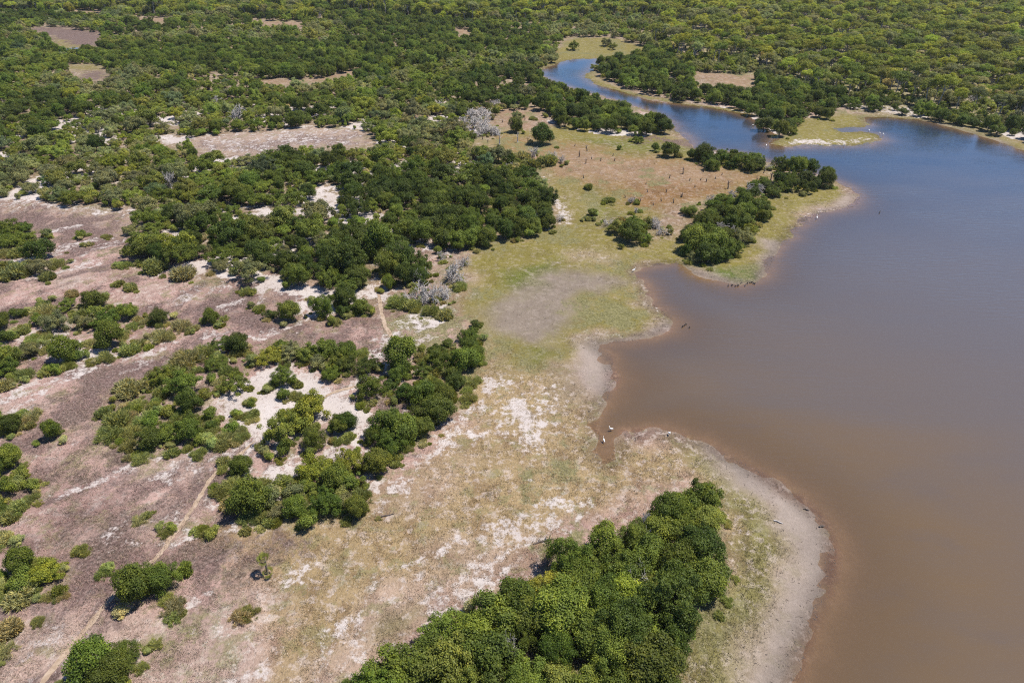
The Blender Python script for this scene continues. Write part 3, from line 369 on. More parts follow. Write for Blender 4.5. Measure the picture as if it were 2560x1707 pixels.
def ground_material():
    m, N, L, out = mat("heath_sand_and_marsh_ground")
    co = N("TexCoord").outputs['Object']
    A = lambda n: N("Attribute", attribute_name=n).outputs['Fac']
    col = N("Attribute", attribute_name="col").outputs['Color']; smo, sand, purp, grn = A("smooth"), A("sand"), A("purple"), A("green")
    mul = lambda x, y: math_(N, L, 'MULTIPLY', x, y)
    add = lambda x, y: math_(N, L, 'ADD', x, y)
    cen = lambda x, k: mul(math_(N, L, 'SUBTRACT', x, .5), k)
    rough = math_(N, L, 'SUBTRACT', 1.0, smo)
    f1 = noise(N, L, co, 6.0, 5, .78, 1.5, .8); f2 = noise(N, L, co, 2.4, 8, .74); m1 = noise(N, L, co, .8, 8, .7); m2 = noise(N, L, co, .26, 8, .66, 1.3, .8); g1 = noise(N, L, co, .09, 5, .6)
    def broken(mask, n, lo, hi, k=1.5): return ramp(N, L, add(mask, cen(n, k)), lo, hi)
    # drifts on the open plain: dead purple heath, straw, thin green
    c = mix(N, L, mul(mul(ramp(N, L, m2, .49, .59), rough), .6), col, mix(N, L, 1.0, col, (.62, .55, .56), 'MULTIPLY'))
    c = mix(N, L, mul(mul(ramp(N, L, m1, .50, .60), rough), .6), c, (.42, .345, .30))
    c = mix(N, L, mul(mul(ramp(N, L, noise(N, L, co, .33, 7, .7), .53, .62), rough), .6), c, (.17, .155, .07))
    c = mix(N, L, mul(broken(grn, add(mul(m1, .5), mul(m2, .5)), .30, .75, 3.2), .9), c, mix(N, L, ramp(N, L, f2, .35, .65), (.105, .10, .038), (.20, .18, .085)))
    c = mix(N, L, mul(broken(purp, add(mul(m1, .5), mul(m2, .5)), .18, .68, 2.8), .9), c, mix(N, L, ramp(N, L, f2, .35, .65), (.060, .038, .034), (.175, .118, .105)))
    bare = broken(sand, add(mul(m1, .5), add(mul(f2, .22), mul(m2, .28))), .38, .70, 3.4)
    c = mix(N, L, mul(bare, .96), c, mix(N, L, ramp(N, L, g1, .3, .7), (.40, .345, .315), (.48, .43, .405)))
    spk = math_(N, L, 'MAXIMUM', 0.0, math_(N, L, 'SUBTRACT', math_(N, L, 'SUBTRACT', 1.0, mul(smo, .85)), mul(bare, .72)))
    v = add(1.0, mul(add(cen(f1, 1.5), cen(f2, 1.2)), add(.16, mul(spk, .84))))
    v = math_(N, L, 'MAXIMUM', v, .25)
    vc = N("CombineColor"); [L(v, vc.inputs[i]) for i in range(3)]
    c = mix(N, L, 1.0, c, vc.outputs[0], 'MULTIPLY')
    c = mix(N, L, mul(mul(ramp(N, L, noise(N, L, co, 3.6, 6, .75, 1.4, .8), .54, .64), spk), .68), c, (.062, .046, .034))
    c = mix(N, L, mul(mul(ramp(N, L, noise(N, L, co, 4.4, 6, .75, 1.4, .8), .56, .66), spk), .6), c, (.46, .40, .35))
    bp = N("Bump"); bp.inputs['Strength'].default_value = .6; bp.inputs['Distance'].default_value = .12; L(f1, bp.inputs['Height'])
    b2 = N("Bump"); b2.inputs['Strength'].default_value = .5; b2.inputs['Distance'].default_value = .25; L(f2, b2.inputs['Height']); L(bp.outputs[0], b2.inputs['Normal'])
    p = N("BsdfPrincipled"); L(c, p.inputs['Base Color']); p.inputs['Roughness'].default_value = .95; p.inputs['Specular IOR Level'].default_value = .12
    L(b2.outputs[0], p.inputs['Normal']); L(p.outputs[0], out.inputs[0]); return m

def water_material():
    m, N, L, out = mat("turbid_lake_water")
    co = N("TexCoord").outputs['Object']
    dep = N("Attribute", attribute_name="depth").outputs['Fac']
    turb = N("Attribute", attribute_name="silt").outputs['Fac']
    st = noise(N, L, co, .05, 5, .6, 1, 2.2)
    k = math_(N, L, 'MULTIPLY', dep, -5.5)
    op = math_(N, L, 'SUBTRACT', 1.0, math_(N, L, 'POWER', 2.718, k))
    body = mix(N, L, ramp(N, L, turb, 0.0, .5), (.016, .032, .062), (.090, .077, .072)); body = mix(N, L, ramp(N, L, turb, .4, 1.1), body, (.128, .080, .034))
    body = mix(N, L, math_(N, L, 'MULTIPLY', ramp(N, L, st, .5, .75), math_(N, L, 'MULTIPLY', ramp(N, L, turb, .2, .6), .5)), body, (.098, .074, .058))
    dif = N("BsdfDiffuse"); L(body, dif.inputs[0])
    tr = N("BsdfTransparent"); tr.inputs[0].default_value = (.93, .85, .74, 1)
    ms = N("MixShader"); L(op, ms.inputs[0]); L(tr.outputs[0], ms.inputs[1]); L(dif.outputs[0], ms.inputs[2])
    # wind ripples: short crests running nearly across the view, calmer and rougher cat's-paws
    w1 = noise(N, L, co, .55, 3, .55, .55, 2.4); w2 = noise(N, L, co, 1.6, 3, .6, .6, 1.9); w3 = noise(N, L, co, .035, 4, .6)
    hh = math_(N, L, 'ADD', math_(N, L, 'MULTIPLY', w1, .65), math_(N, L, 'MULTIPLY', w2, .25))
    b = N("Bump"); b.inputs['Distance'].default_value = .5; L(hh, b.inputs['Height'])
    L(math_(N, L, 'ADD', .08, math_(N, L, 'MULTIPLY', ramp(N, L, w3, .42, .60), .17)), b.inputs['Strength'])
    gl = N("BsdfGlossy"); gl.inputs['Roughness'].default_value = .10; gl.inputs[0].default_value = (1, 1, 1, 1); L(b.outputs[0], gl.inputs['Normal'])
    fr = N("Fresnel"); fr.inputs[0].default_value = 1.58; L(b.outputs[0], fr.inputs['Normal'])
    m2 = N("MixShader"); L(fr.outputs[0], m2.inputs[0]); L(ms.outputs[0], m2.inputs[1]); L(gl.outputs[0], m2.inputs[2])
    L(m2.outputs[0], out.inputs[0]); return m

def leaf_material(name, trans=.28, gloss=.16):
    m, N, L, out = mat(name)
    tint = N("Attribute", attribute_name="tint", attribute_type='INSTANCER').outputs['Color']
    lv = N("Attribute", attribute_name="lv").outputs['Fac']
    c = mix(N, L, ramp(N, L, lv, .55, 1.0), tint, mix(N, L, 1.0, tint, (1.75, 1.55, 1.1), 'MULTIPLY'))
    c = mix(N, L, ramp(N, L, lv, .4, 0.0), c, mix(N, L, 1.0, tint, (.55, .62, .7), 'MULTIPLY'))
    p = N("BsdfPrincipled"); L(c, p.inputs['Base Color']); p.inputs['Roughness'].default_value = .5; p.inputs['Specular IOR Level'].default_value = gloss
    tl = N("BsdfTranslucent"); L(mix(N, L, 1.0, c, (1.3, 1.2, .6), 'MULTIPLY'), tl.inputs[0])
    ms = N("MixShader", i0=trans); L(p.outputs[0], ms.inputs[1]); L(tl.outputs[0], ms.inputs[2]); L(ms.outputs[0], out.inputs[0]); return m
def bark_material(name, c1, c2, sc=6):
    m, N, L, out = mat(name); co = N("TexCoord").outputs['Object']
    n = noise(N, L, co, sc, 6, .7, 1, 1)
    p = N("BsdfPrincipled"); L(mix(N, L, ramp(N, L, n, .3, .7), c1, c2), p.inputs['Base Color']); p.inputs['Roughness'].default_value = .9
    b = N("Bump"); b.inputs['Strength'].default_value = .5; b.inputs['Distance'].default_value = .05; L(n, b.inputs['Height']); L(b.outputs[0], p.inputs['Normal'])
    L(p.outputs[0], out.inputs[0]); return m
def attr_material(name, rough=.8):
    m, N, L, out = mat(name)
    p = N("BsdfPrincipled"); L(N("Attribute", attribute_name="col").outputs['Color'], p.inputs['Base Color']); p.inputs['Roughness'].default_value = rough; p.inputs['Specular IOR Level'].default_value = .2
    L(p.outputs[0], out.inputs[0]); return m
def path_material():
    m, N, L, out = mat("trodden_earth"); co = N("TexCoord").outputs['Object']
    c = mix(N, L, ramp(N, L, noise(N, L, co, 1.3, 6, .7), .35, .7), (.27, .195, .135), (.40, .31, .235))
    p = N("BsdfPrincipled"); L(c, p.inputs['Base Color']); p.inputs['Roughness'].default_value = .95; p.inputs['Specular IOR Level'].default_value = .1
    L(p.outputs[0], out.inputs[0]); return m
M_GROUND, M_WATER, M_PATH = ground_material(), water_material(), path_material()
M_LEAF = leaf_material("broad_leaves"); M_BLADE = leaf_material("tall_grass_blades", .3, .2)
M_BARK = bark_material("bark", (.09, .07, .055), (.2, .165, .13)); M_DEAD = bark_material("weathered_dead_wood", (.30, .27, .25), (.52, .48, .45), 3)
M_PALEBARK = bark_material("pale_bark", (.22, .19, .16), (.42, .37, .32)); M_CHAR = bark_material("dark_rotten_wood", (.035, .028, .024), (.13, .10, .085)); M_GRASS = attr_material("dry_grass", .85)
M_WHITE = bark_material("white_plumage", (.78, .78, .76), (.86, .86, .84), 20); M_DUCK = bark_material("dark_plumage", (.03, .025, .02), (.07, .055, .045), 20)
M_BEAK = bark_material("yellow_beak", (.6, .38, .05), (.65, .42, .06), 20); M_LEGS = bark_material("dark_bird_leg", (.03, .03, .03), (.05, .05, .05), 20)

# ------------------------------------------------------------------ mesh helpers
def mesh_np(name, V, Fc, material, k=None):
    V = np.asarray(V, dtype=np.float32); Fc = np.asarray(Fc, dtype=np.int32); n, k = Fc.shape
    me = bpy.data.meshes.new(name); me.vertices.add(len(V)); me.vertices.foreach_set("co", V.ravel())
    me.loops.add(n*k); me.loops.foreach_set("vertex_index", Fc.ravel())
    me.polygons.add(n); me.polygons.foreach_set("loop_start", np.arange(0, n*k, k, dtype=np.int32))
    me.update(calc_edges=True); me.materials.append(material); return me
def fattr(me, name, vals, dom='POINT'):
    a = me.attributes.new(name, 'FLOAT', dom); a.data.foreach_set("value", np.asarray(vals, dtype=np.float32).ravel())
def cattr(me, name, rgb, dom='POINT'):
    a = me.attributes.new(name, 'FLOAT_COLOR', dom); q = np.ones((len(rgb), 4), np.float32); q[:, :3] = rgb; a.data.foreach_set("color", q.ravel())
def smooth(me): me.polygons.foreach_set("use_smooth", np.ones(len(me.polygons), bool)); return me
def new(name, data, parent=None, loc=None, **props):
    o = bpy.data.objects.new(name, data); COL.link(o)
    if parent is not None: o.parent = parent
    if loc is not None: o.location = loc
    for k, v in props.items(): o[k] = v
    return o
class Tubes:
    def __init__(s): s.V = []; s.F = []
    def add(s, pts, rad, n=6, cap=True):
        pts = [np.array(p, float) for p in pts]; b0 = len(s.V); prev = None
        for i, p in enumerate(pts):
            d = pts[min(i+1, len(pts)-1)] - pts[max(i-1, 0)]; d = d/(np.linalg.norm(d)+1e-9)
            ref = np.array([0, 0, 1.]) if abs(d[2]) < .9 else np.array([1., 0, 0])
            a = np.cross(d, ref); a /= np.linalg.norm(a); b = np.cross(d, a)
            for j in range(n):
                t = 2*math.pi*j/n; s.V.append(p + rad[i]*(a*math.cos(t) + b*math.sin(t)))
        for i in range(len(pts)-1):
            for j in range(n):
                k = b0+i*n; s.F.append((k+j, k+(j+1) % n, k+n+(j+1) % n, k+n+j))
        if cap:
            for base in (b0, b0+(len(pts)-1)*n):
                c = len(s.V); s.V.append(pts[0] if base == b0 else pts[-1])
                for j in range(0, n):
                    s.F.append((base+j, base+(j+1) % n, c, c))
    def mesh(s, name, m):
        me = bpy.data.meshes.new(name)
        me.from_pydata([tuple(v) for v in s.V], [], [tuple(dict.fromkeys(f)) for f in s.F]); me.update(); me.materials.append(m)
        return smooth(me)

# ------------------------------------------------------------------ the ground: one sheet to the horizon
def axis(bands, far):
    out = []; 
    for a, b, st in bands: out += list(np.arange(a, b, st))
    v = out[-1]; st = bands[-1][2]
    while v < far: st *= 1.35; v += st; out.append(v)
    return out
ys = axis([(0, 28, 2.5), (28, 105, .75), (105, 180, 1.0), (180, 300, 1.8), (300, 520, 3.2), (520, 760, 6)], 6000)
yb = [-v for v in axis([(2.5, 12, 3)], 3000)][::-1]; ys = np.array(yb + ys)
xp = axis([(0, 62, .75), (62, 130, 1.6), (130, 260, 3.0), (260, 480, 6)], 6000)
xs = np.array([-v for v in xp[:0:-1]] + xp)
GX, GY = np.meshgrid(xs, ys); GP = np.stack([GX.ravel(), GY.ravel()], 1)
gd = shore(GP); gz = height(GP, gd)
COLS = dict(heath=(212, 176, 164), woodfloor=(168, 146, 118), drygrass=(160, 150, 102), tan=(190, 164, 122), marsh=(154, 142, 74), orange=(168, 136, 92), pinkdry=(180, 148, 118), rust=(158, 116, 74),
    green=(118, 126, 54), greenhi=(92, 118, 44), greengrass=(150, 144, 88), greymud=(164, 148, 132), mud=(190, 173, 160), mudred=(140, 100, 74), sand=(222, 208, 200), sandpink=(206, 182, 166), pinkbase=(212, 184, 168), purple=(122, 92, 84), olive=(104, 96, 52))
SMO = dict(pinkbase=.1, orange=.55, pinkdry=.5, rust=.5, greymud=.75, mud=.85, mudred=.7, sand=.75, sandpink=.35, marsh=.62, green=.4, greenhi=.5, greengrass=.1)
COLS = {k: lin(v)/2.0 for k, v in COLS.items()}
gcol = np.tile(COLS['heath'], (len(GP), 1)); gsm = np.zeros(len(GP)); gsand = np.zeros(len(GP)); gS = np.zeros(len(GP)); gPu = np.zeros(len(GP)); gGr = np.zeros(len(GP))
wx = fbm(GP[:, 0], GP[:, 1], 7, 4)-.5; wy = fbm(GP[:, 0]+300, GP[:, 1]+90, 7, 4)-.5
# streaks of purple dead heath and paler straw over the open plain
h1 = fbm(GP[:, 0]*.8+GP[:, 1]*.5, GP[:, 1]*1.2-GP[:, 0]*.3, 16, 5)
al, ac = (GP[:, 0]*.72+GP[:, 1]*.69), (GP[:, 1]*.72-GP[:, 0]*.69)
hb = fbm(al/3.2, ac, 8, 5); hc = fbm(al/3.5+90, ac+40, 6, 5)
lft = sstep(12, -14, GP[:, 0] + .12*(GP[:, 1]-40)); gPu = sstep(.49, .61, hb)*.68*lft; gS = sstep(.54, .66, hc)*.52*sstep(330, 200, GP[:, 1])
gcol += (sstep(.52, .66, h1)*.4)[:, None]*(COLS['purple']-gcol)
gcol += (sstep(.50, .34, h1)*.6)[:, None]*(COLS['sandpink']-gcol)
def paint(name, f, st, poly, warp=None):
    if name == 'sandpink': paint('pinkbase', f, st*.75, poly); st *= .62
    f *= 1.9 if name in ('sand', 'sandpink', 'purple', 'olive') else 1.0
    poly = arr(poly); lo = poly.min(0)-f*2; hi = poly.max(0)+f*2
    m = np.where((GP[:, 0] > lo[0]) & (GP[:, 0] < hi[0]) & (GP[:, 1] > lo[1]) & (GP[:, 1] < hi[1]))[0]
    if not len(m): return
    wa = f*2.6
    Q = GP[m] + wa*np.stack([wx[m], wy[m]], 1)
    wt = sstep(-f, f, sdist(Q, poly))*st
    if name in ('sand', 'sandpink', 'purple', 'olive'):
        tgt = {'sand': gS, 'sandpink': gS, 'purple': gPu, 'olive': gGr}[name]; wt = np.minimum(1, wt*(1.3 if name in ('purple', 'olive') else 1)); wt = wt*(.9 if name == 'sandpink' else .95); tgt[m] = np.maximum(tgt[m], wt)
        if name in ('sand', 'sandpink'): gPu[m] *= 1-wt
        return
    if name not in ('tan', 'pinkbase'):
        for q in (gS, gPu, gGr): q[m] *= 1-wt*.9
    elif name == 'tan': gPu[m] *= 1-wt*.75
    gcol[m] += wt[:, None]*(COLS[name]-gcol[m]); gsm[m] += wt*(SMO.get(name, 0)-gsm[m]); gsand[m] += wt*((name in ('sand', 'mud', 'greymud', 'mudred'))-gsand[m])
for n_, f_, s_, p_ in ZONES: paint(n_, f_, s_, p_)
# pale sand windows in the scrub, straw and green variety everywhere on land
inF = inside(GP, FOREST) & ~inside(GP, WOOD) & ~inside(GP, CLEARINGS[0]) & ~inside(GP, CLEARINGS[1]); hs = fbm(GP[:, 0]+77, GP[:, 1], 13, 4)
wt = sstep(.49, .6, hs)*inF*.85*sstep(330, 230, GP[:, 1]); gS = np.maximum(gS, wt*.9)
hv = fbm(GP[:, 0]-40, GP[:, 1]+60, 9, 5); gr = (1-gsand)
gGr = np.maximum(gGr, sstep(.48, .66, hv)*.6*gr*(1-gS)); gcol *= (1 + .35*(fbm(GP[:, 0], GP[:, 1]+500, 3.5, 3)-.5))[:, None]
# lake bed: brown silt, wet margin
bed = sstep(-.6, 1.2, gd); gS *= 1-bed; gPu *= 1-bed; gGr *= 1-bed; gcol += bed[:, None]*(lin((156, 136, 114))/1.7-gcol); gsm += bed*(.9-gsm)
wet = sstep(-3.4, -.2, gd)*(1-bed)*.42; gcol *= (1-wet)[:, None]
BASE_COL = gcol.copy()

def gridfaces(nx, ny):
    i = np.arange(ny-1)[:, None]*nx + np.arange(nx-1)[None, :]; i = i.ravel()
    return np.stack([i, i+1, i+1+nx, i+nx], 1)
GF = gridfaces(len(xs), len(ys))
def H1(x, y): return float(height(np.array([[x, y]]))[0])

# ------------------------------------------------------------------ plants: growth forms
def leaves(C, Nrm, size, asp, rg):
    n = len(C); up = rg.normal(size=(n, 3)); t = np.cross(Nrm, up); t /= np.linalg.norm(t, axis=1)[:, None]+1e-9; b = np.cross(Nrm, t)
    s = (size*rg.uniform(.65, 1.35, n))[:, None]; w = s*asp; fold = Nrm*w*.35
    V = np.stack([C-t*s, C-b*w+fold, C+t*s, C+b*w+fold], 1).reshape(-1, 3)
    return V, np.arange(4*n).reshape(n, 4)
def crown_mesh(name, seed, D, Hh, z0, nb, nl, leaf, flat=1.0, br=.36, spread=.62, zlow=-.35):
    rg = np.random.default_rng(seed); R = D/2; Cz = (Hh+z0)/2; Rz = (Hh-z0)/2
    d = rg.normal(size=(nb*3, 3)); d /= np.linalg.norm(d, axis=1)[:, None]; d = d[d[:, 2] > zlow][:nb]
    lob = 1 + rg.uniform(.12, .28)*np.sin(np.arctan2(d[:, 1], d[:, 0])*rg.integers(2, 6) + rg.uniform(0, 6))
    rr = rg.uniform(.35, 1.12, len(d))**.8*spread*lob
    B = np.stack([d[:, 0]*R*rr, d[:, 1]*R*rr, Cz + d[:, 2]*Rz*rr], 1)
    br_ = R*br*rg.uniform(.6, 1.25, len(d)); bz = br_*min(1, Rz/R*1.25)*flat
    C = []; Nn = []; K_ = []; tot = 0
    pr = br_**2; pr /= pr.sum()
    while tot < nl:
        k = rg.choice(len(d), nl, p=pr); u = rg.normal(size=(nl, 3)); u[:, 2] = u[:, 2]+.35; u /= np.linalg.norm(u, axis=1)[:, None]
        q = rg.uniform(.0, 1, nl)**.4*np.where(rg.random(nl) < .15, rg.uniform(1, 1.6, nl), 1)
        p = B[k] + u*np.stack([br_[k], br_[k], bz[k]], 1)*q[:, None]*(1+.12*rg.normal(size=nl))[:, None]
        ok = p[:, 2] > z0*.5
        for j in range(len(d)):
            e = (p-B[j])/np.array([br_[j], br_[j], bz[j]]); ok &= ((e**2).sum(1) > .50) | (k == j)
        p = p[ok]; u = u[ok]; out = p-np.array([0, 0, Cz*.6]); out /= np.linalg.norm(out, axis=1)[:, None]+1e-9
        n = u*.5 + out*.35 + np.array([0, 0, .25]) + .6*rg.normal(size=p.shape); n /= np.linalg.norm(n, axis=1)[:, None]
        C.append(p); Nn.append(n); K_.append(k[ok]); tot += len(p)
    C = np.concatenate(C)[:nl]; Nn = np.concatenate(Nn)[:nl]; K_ = np.concatenate(K_)[:nl]
    V, Fc = leaves(C, Nn, leaf, .62, rg)
    me = mesh_np(name, V, Fc, M_LEAF); cl = rg.random(len(d))
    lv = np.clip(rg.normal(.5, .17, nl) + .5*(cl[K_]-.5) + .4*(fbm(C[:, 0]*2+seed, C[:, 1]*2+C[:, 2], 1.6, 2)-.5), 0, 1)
    fattr(me, "lv", np.repeat(lv, 4)); return me, B
def trunk_mesh(name, seed, B, Hh, r, fork, stems=1, m=None):
    rg = np.random.default_rng(seed+5); T = Tubes()
    for s in range(stems):
        a = rg.uniform(0, 6.3); lean = rg.uniform(.05, .25) if stems == 1 else rg.uniform(.3, .6)
        top = np.array([math.cos(a)*lean*fork, math.sin(a)*lean*fork, fork]); bs = np.array([math.cos(a), math.sin(a), 0])*(0 if stems == 1 else r*1.4)
        T.add([bs+[0, 0, -.3], bs+[0, 0, .15], (bs+top)/2+rg.normal(size=3)*.06, top], [r*1.5, r*1.15, r*.9, r*.7], 7)
        for b in B[rg.permutation(len(B))[:6 if stems == 1 else 3]]:
            mid = top*.5+b*.5+np.array([0, 0, -.15])+rg.normal(size=3)*.12; T.add([top-[0, 0, .05], mid, b], [r*.6, r*.38, r*.12], 5)
    return T.mesh(name, m or M_BARK)
PROTO = {}
def add_proto(key, crown, trunk, D, Hh): PROTO.setdefault(key, []).append((crown, trunk, D, Hh))
for i in range(6):
    nb_, nl_, lf_, br_, sp_ = ((64, 15000, .105, .25, .74), (40, 11000, .125, .29, .72), (90, 17000, .09, .21, .8), (52, 13000, .115, .26, .78), (110, 16000, .095, .18, .84), (46, 12000, .12, .30, .68))[i]
    c, B = crown_mesh("crown_dense", 100+i, 7.0, 5.6, .12, nb_, nl_, lf_, br=br_, spread=sp_, zlow=-.75); add_proto('T', c, trunk_mesh("trunk_dense", 100+i, B, 5.6, .2, 1.5), 7.0, 5.6)
for i in range(6):
    nb_, nl_, lf_, br_, sp_ = ((56, 11500, .098, .23, .8), (80, 10500, .09, .17, .9), (44, 9000, .11, .24, .8), (100, 12000, .085, .16, .88), (36, 8000, .115, .25, .84), (66, 11000, .095, .21, .86))[i]
    c, B = crown_mesh("crown_scrub", 200+i, 6.0, 3.8, .12, nb_, nl_, lf_, flat=.9, br=br_, spread=sp_, zlow=-.6); add_proto('B', c, trunk_mesh("trunk_scrub", 200+i, B, 3.8, .11, .9, 4), 6.0, 3.8)
for i in range(4):
    c, B = crown_mesh("crown_small", 300+i, 2.8, 2.1, .05, 24, 3000, .075, br=.33, zlow=-.8); add_proto('b', c, trunk_mesh("trunk_small", 300+i, B, 2.1, .06, .5, 3), 2.8, 2.1)
for i in range(4):
    c, B = crown_mesh("crown_umbrella", 400+i, 7.5, 9.0, 5.0, 44, 9000, .115, flat=.8, br=.25, spread=.8, zlow=-.3); add_proto('C', c, trunk_mesh("trunk_umbrella", 400+i, B, 9.0, .19, 4.6, 1, M_PALEBARK), 7.5, 9.0)
def tussock_mesh(seed, D, Hh, nl, leafy):
    rg = np.random.default_rng(seed); R = D/2
    a = rg.uniform(0, 6.283, nl); r = R*np.sqrt(rg.random(nl)); lump = fbm(np.cos(a)*r*1.5+seed*3, np.sin(a)*r*1.5, 1.0, 3)
    env = np.clip(1-(r/R)**2, 0, 1)**.5*(.45+1.1*lump); keep = lump > .3+.38*(r/R)**2; a, r, env = a[keep], r[keep], env[keep]; n = len(a)
    zb = env*Hh*rg.uniform(0, .8, n); base = np.stack([np.cos(a)*r, np.sin(a)*r, zb], 1)
    d = np.stack([np.cos(a)*.4, np.sin(a)*.4, np.full(n, .8)], 1)+rg.normal(size=(n, 3))*.45; d /= np.linalg.norm(d, axis=1)[:, None]
    ln = rg.uniform(.25, .7, n)[:, None]; sd = np.cross(d, rg.normal(size=(n, 3))); sd /= np.linalg.norm(sd, axis=1)[:, None]; wd = .022 if not leafy else .06
    V = np.stack([base-sd*wd, base+sd*wd, base+d*ln*.6+sd*wd*.8, base+d*ln+np.array([0, 0, -.06])], 1).reshape(-1, 3)
    me = mesh_np("tussock", V, np.arange(4*n).reshape(n, 4), M_BLADE); fattr(me, "lv", np.repeat(rg.random(n), 4)); return me
for i in range(5): add_proto('S', tussock_mesh(500+i, 3.2, 1.2, 4200, i > 2), None, 3.2, 1.3)
def dead_mesh(seed, D, Hh, tall=False):
    rg = np.random.default_rng(seed); T = Tubes(); Bt = Tubes()
    def grow(p, d, L, r, lv, tb):
        pts = [p]; rad = [r]; nseg = 3
        for i in range(nseg):
            d = d + rg.normal(size=3)*.16; d /= np.linalg.norm(d); p = p + d*L/nseg; pts.append(p); rad.append(max(.028, r*(1-.25*(i+1)/nseg*(1.6 if lv > 1 else 1))))
        tb.add(pts, rad, 5 if lv < 2 else 3, cap=lv == 0)
        if lv < 4:
            for j in range([4, 5, 5, 3][lv]):
                q = pts[rg.integers(1, nseg+1)]; e = d*.6 + rg.normal(size=3)*.65 + np.array([0, 0, .12]); e /= np.linalg.norm(e); grow(q, e, L*rg.uniform(.5, .8), r*.55, lv+1, Bt)
    for s in range(1 if tall else 3):
        a = rg.uniform(0, 6.3); grow(np.array([math.cos(a)*.15, math.sin(a)*.15, -.2]), np.array([math.cos(a)*.4*(not tall), math.sin(a)*.4*(not tall), .8]), Hh*.42, .14, 0 if tall else 1, T)
    return T.mesh("dead_trunk", M_DEAD), Bt.mesh("dead_branches", M_DEAD)
DEADP = [dead_mesh(600+i, 5, 4.2, i == 3) for i in range(4)]
for i, (t_, b_) in enumerate(DEADP): PROTO.setdefault('X', []).append((b_, t_, 4.6, 3.8))
def palm_meshes():
    rg = np.random.default_rng(9); T = Tubes(); T.add([(0, 0, -.2), (.05, 0, .8), (.02, .05, 1.7), (-.05, .05, 2.5)], [.16, .12, .11, .13], 8)
    V = []; 
    for f in range(26):
        a = rg.uniform(0, 6.283); el = rg.uniform(-.3, 1.2) if f < 18 else rg.uniform(.2, 1.3); z = 2.5 if f < 18 else .35
        st = np.array([math.cos(a)*math.cos(el), math.sin(a)*math.cos(el), math.sin(el)]); hub = np.array([-.05 if f < 18 else .3, .05, z]) + st*rg.uniform(.45, .7)
        sd = np.cross(st, (0, 0, 1)); sd /= np.linalg.norm(sd); u2 = np.cross(sd, st)
        V.append([np.array([-.05 if f < 18 else .3, .05, z])-sd*.015, np.array([-.05 if f < 18 else .3, .05, z])+sd*.015, hub+sd*.015, hub-sd*.015])
        for k in range(13):
            t = (k-6)/6*1.9; e = st*math.cos(t)+sd*math.sin(t)+u2*.15; L_ = rg.uniform(.4, .6); n_ = np.cross(e, u2); n_ /= np.linalg.norm(n_)
            V.append([hub, hub+e*L_*.5+n_*.035, hub+e*L_-np.array([0, 0, .12]), hub+e*L_*.5-n_*.035])
    V = np.array(V).reshape(-1, 3); me = mesh_np("palm_fronds", V, np.arange(len(V)).reshape(-1, 4), M_LEAF); fattr(me, "lv", rg.random(len(V)))
    return me, T.mesh("palm_trunk", M_BARK)

# ------------------------------------------------------------------ where everything grows
TINT = dict(dark=(.038, .052, .010), deep=(.054, .071, .012), mid=(.074, .093, .016), olive=(.096, .108, .022), yellow=(.118, .130, .018), grey=(.100, .106, .044), straw=(.17, .158, .075), grass=(.125, .136, .046), blue=(.058, .076, .034))
def tint(name, rg, v=.15):
    c = np.array(TINT[name])*1.85*rg.uniform(1-v, 1+v*1.3); return (c*rg.uniform(.92, 1.08, 3)).clip(0, 1)
rg = np.random.default_rng(21)
trees = []      # (kind, clump, x, y, D, tintname)
for (cl, t, x, y, D) in PLANTS:
    tn = {'T': rg.choice(['dark', 'deep', 'deep', 'mid']), 'B': rg.choice(['mid', 'olive', 'deep', 'mid', 'grey']), 'Y': 'yellow', 'S': rg.choice(['grass', 'grass', 'straw', 'grass']), 'X': 'grey', 'U': 'olive'}[t]
    if cl in (24, 25, 26, 28, 29, 38, 39, 46): tn = rg.choice(['dark', 'dark', 'deep', 'deep', 'mid']) if t in 'TB' else tn
    trees.append([t, cl, x, y, max(D, 3.2) if cl == 48 else D*1.3 if cl == 43 else D*1.3 if (cl == 27 and t == 'X') else D, tn])
def scatter(lo, hi, rfun, okfun, tries, seed, taken=()):
    r2 = np.random.default_rng(seed); cell = 3.0; G = {}
    def near(x, y, r):
        cx, cy = int(x//cell), int(y//cell); k = int(r*1.3//cell)+1
        for i in range(cx-k, cx+k+1):
            for j in range(cy-k, cy+k+1):
                for (a, b, q) in G.get((i, j), ()):
                    if (a-x)**2+(b-y)**2 < ((q+r)*.5)**2: return True
        return False
    for (a, b, q) in taken: G.setdefault((int(a//cell), int(b//cell)), []).append((a, b, q))
    C = r2.random((tries, 2))*(np.array(hi)-lo)+lo; ok = okfun(C); C = C[ok]; Rr = rfun(C); out = []
    for (x, y), r in zip(C, Rr):
        if not near(x, y, r): G.setdefault((int(x//cell), int(y//cell)), []).append((x, y, r)); out.append((x, y))
    return np.array(out)
# the lakeside grove at the bottom of the view
gv = scatter(GROVE.min(0), GROVE.max(0), lambda C: np.full(len(C), 2.75), lambda C: sdist(C, GROVE) > .75, 9000, 3)
gsd = sdist(gv, GROVE)
for (x, y), q_ in zip(gv, gsd):
    trees.append(['T' if rg.random() < .8 else 'B', 49, x, y, min(rg.uniform(4.0, 6.8), 2.0*q_+3.5), rg.choice(['dark', 'deep', 'deep', 'mid', 'mid', 'olive', 'yellow'], p=[.14, .2, .16, .2, .16, .09, .05])])
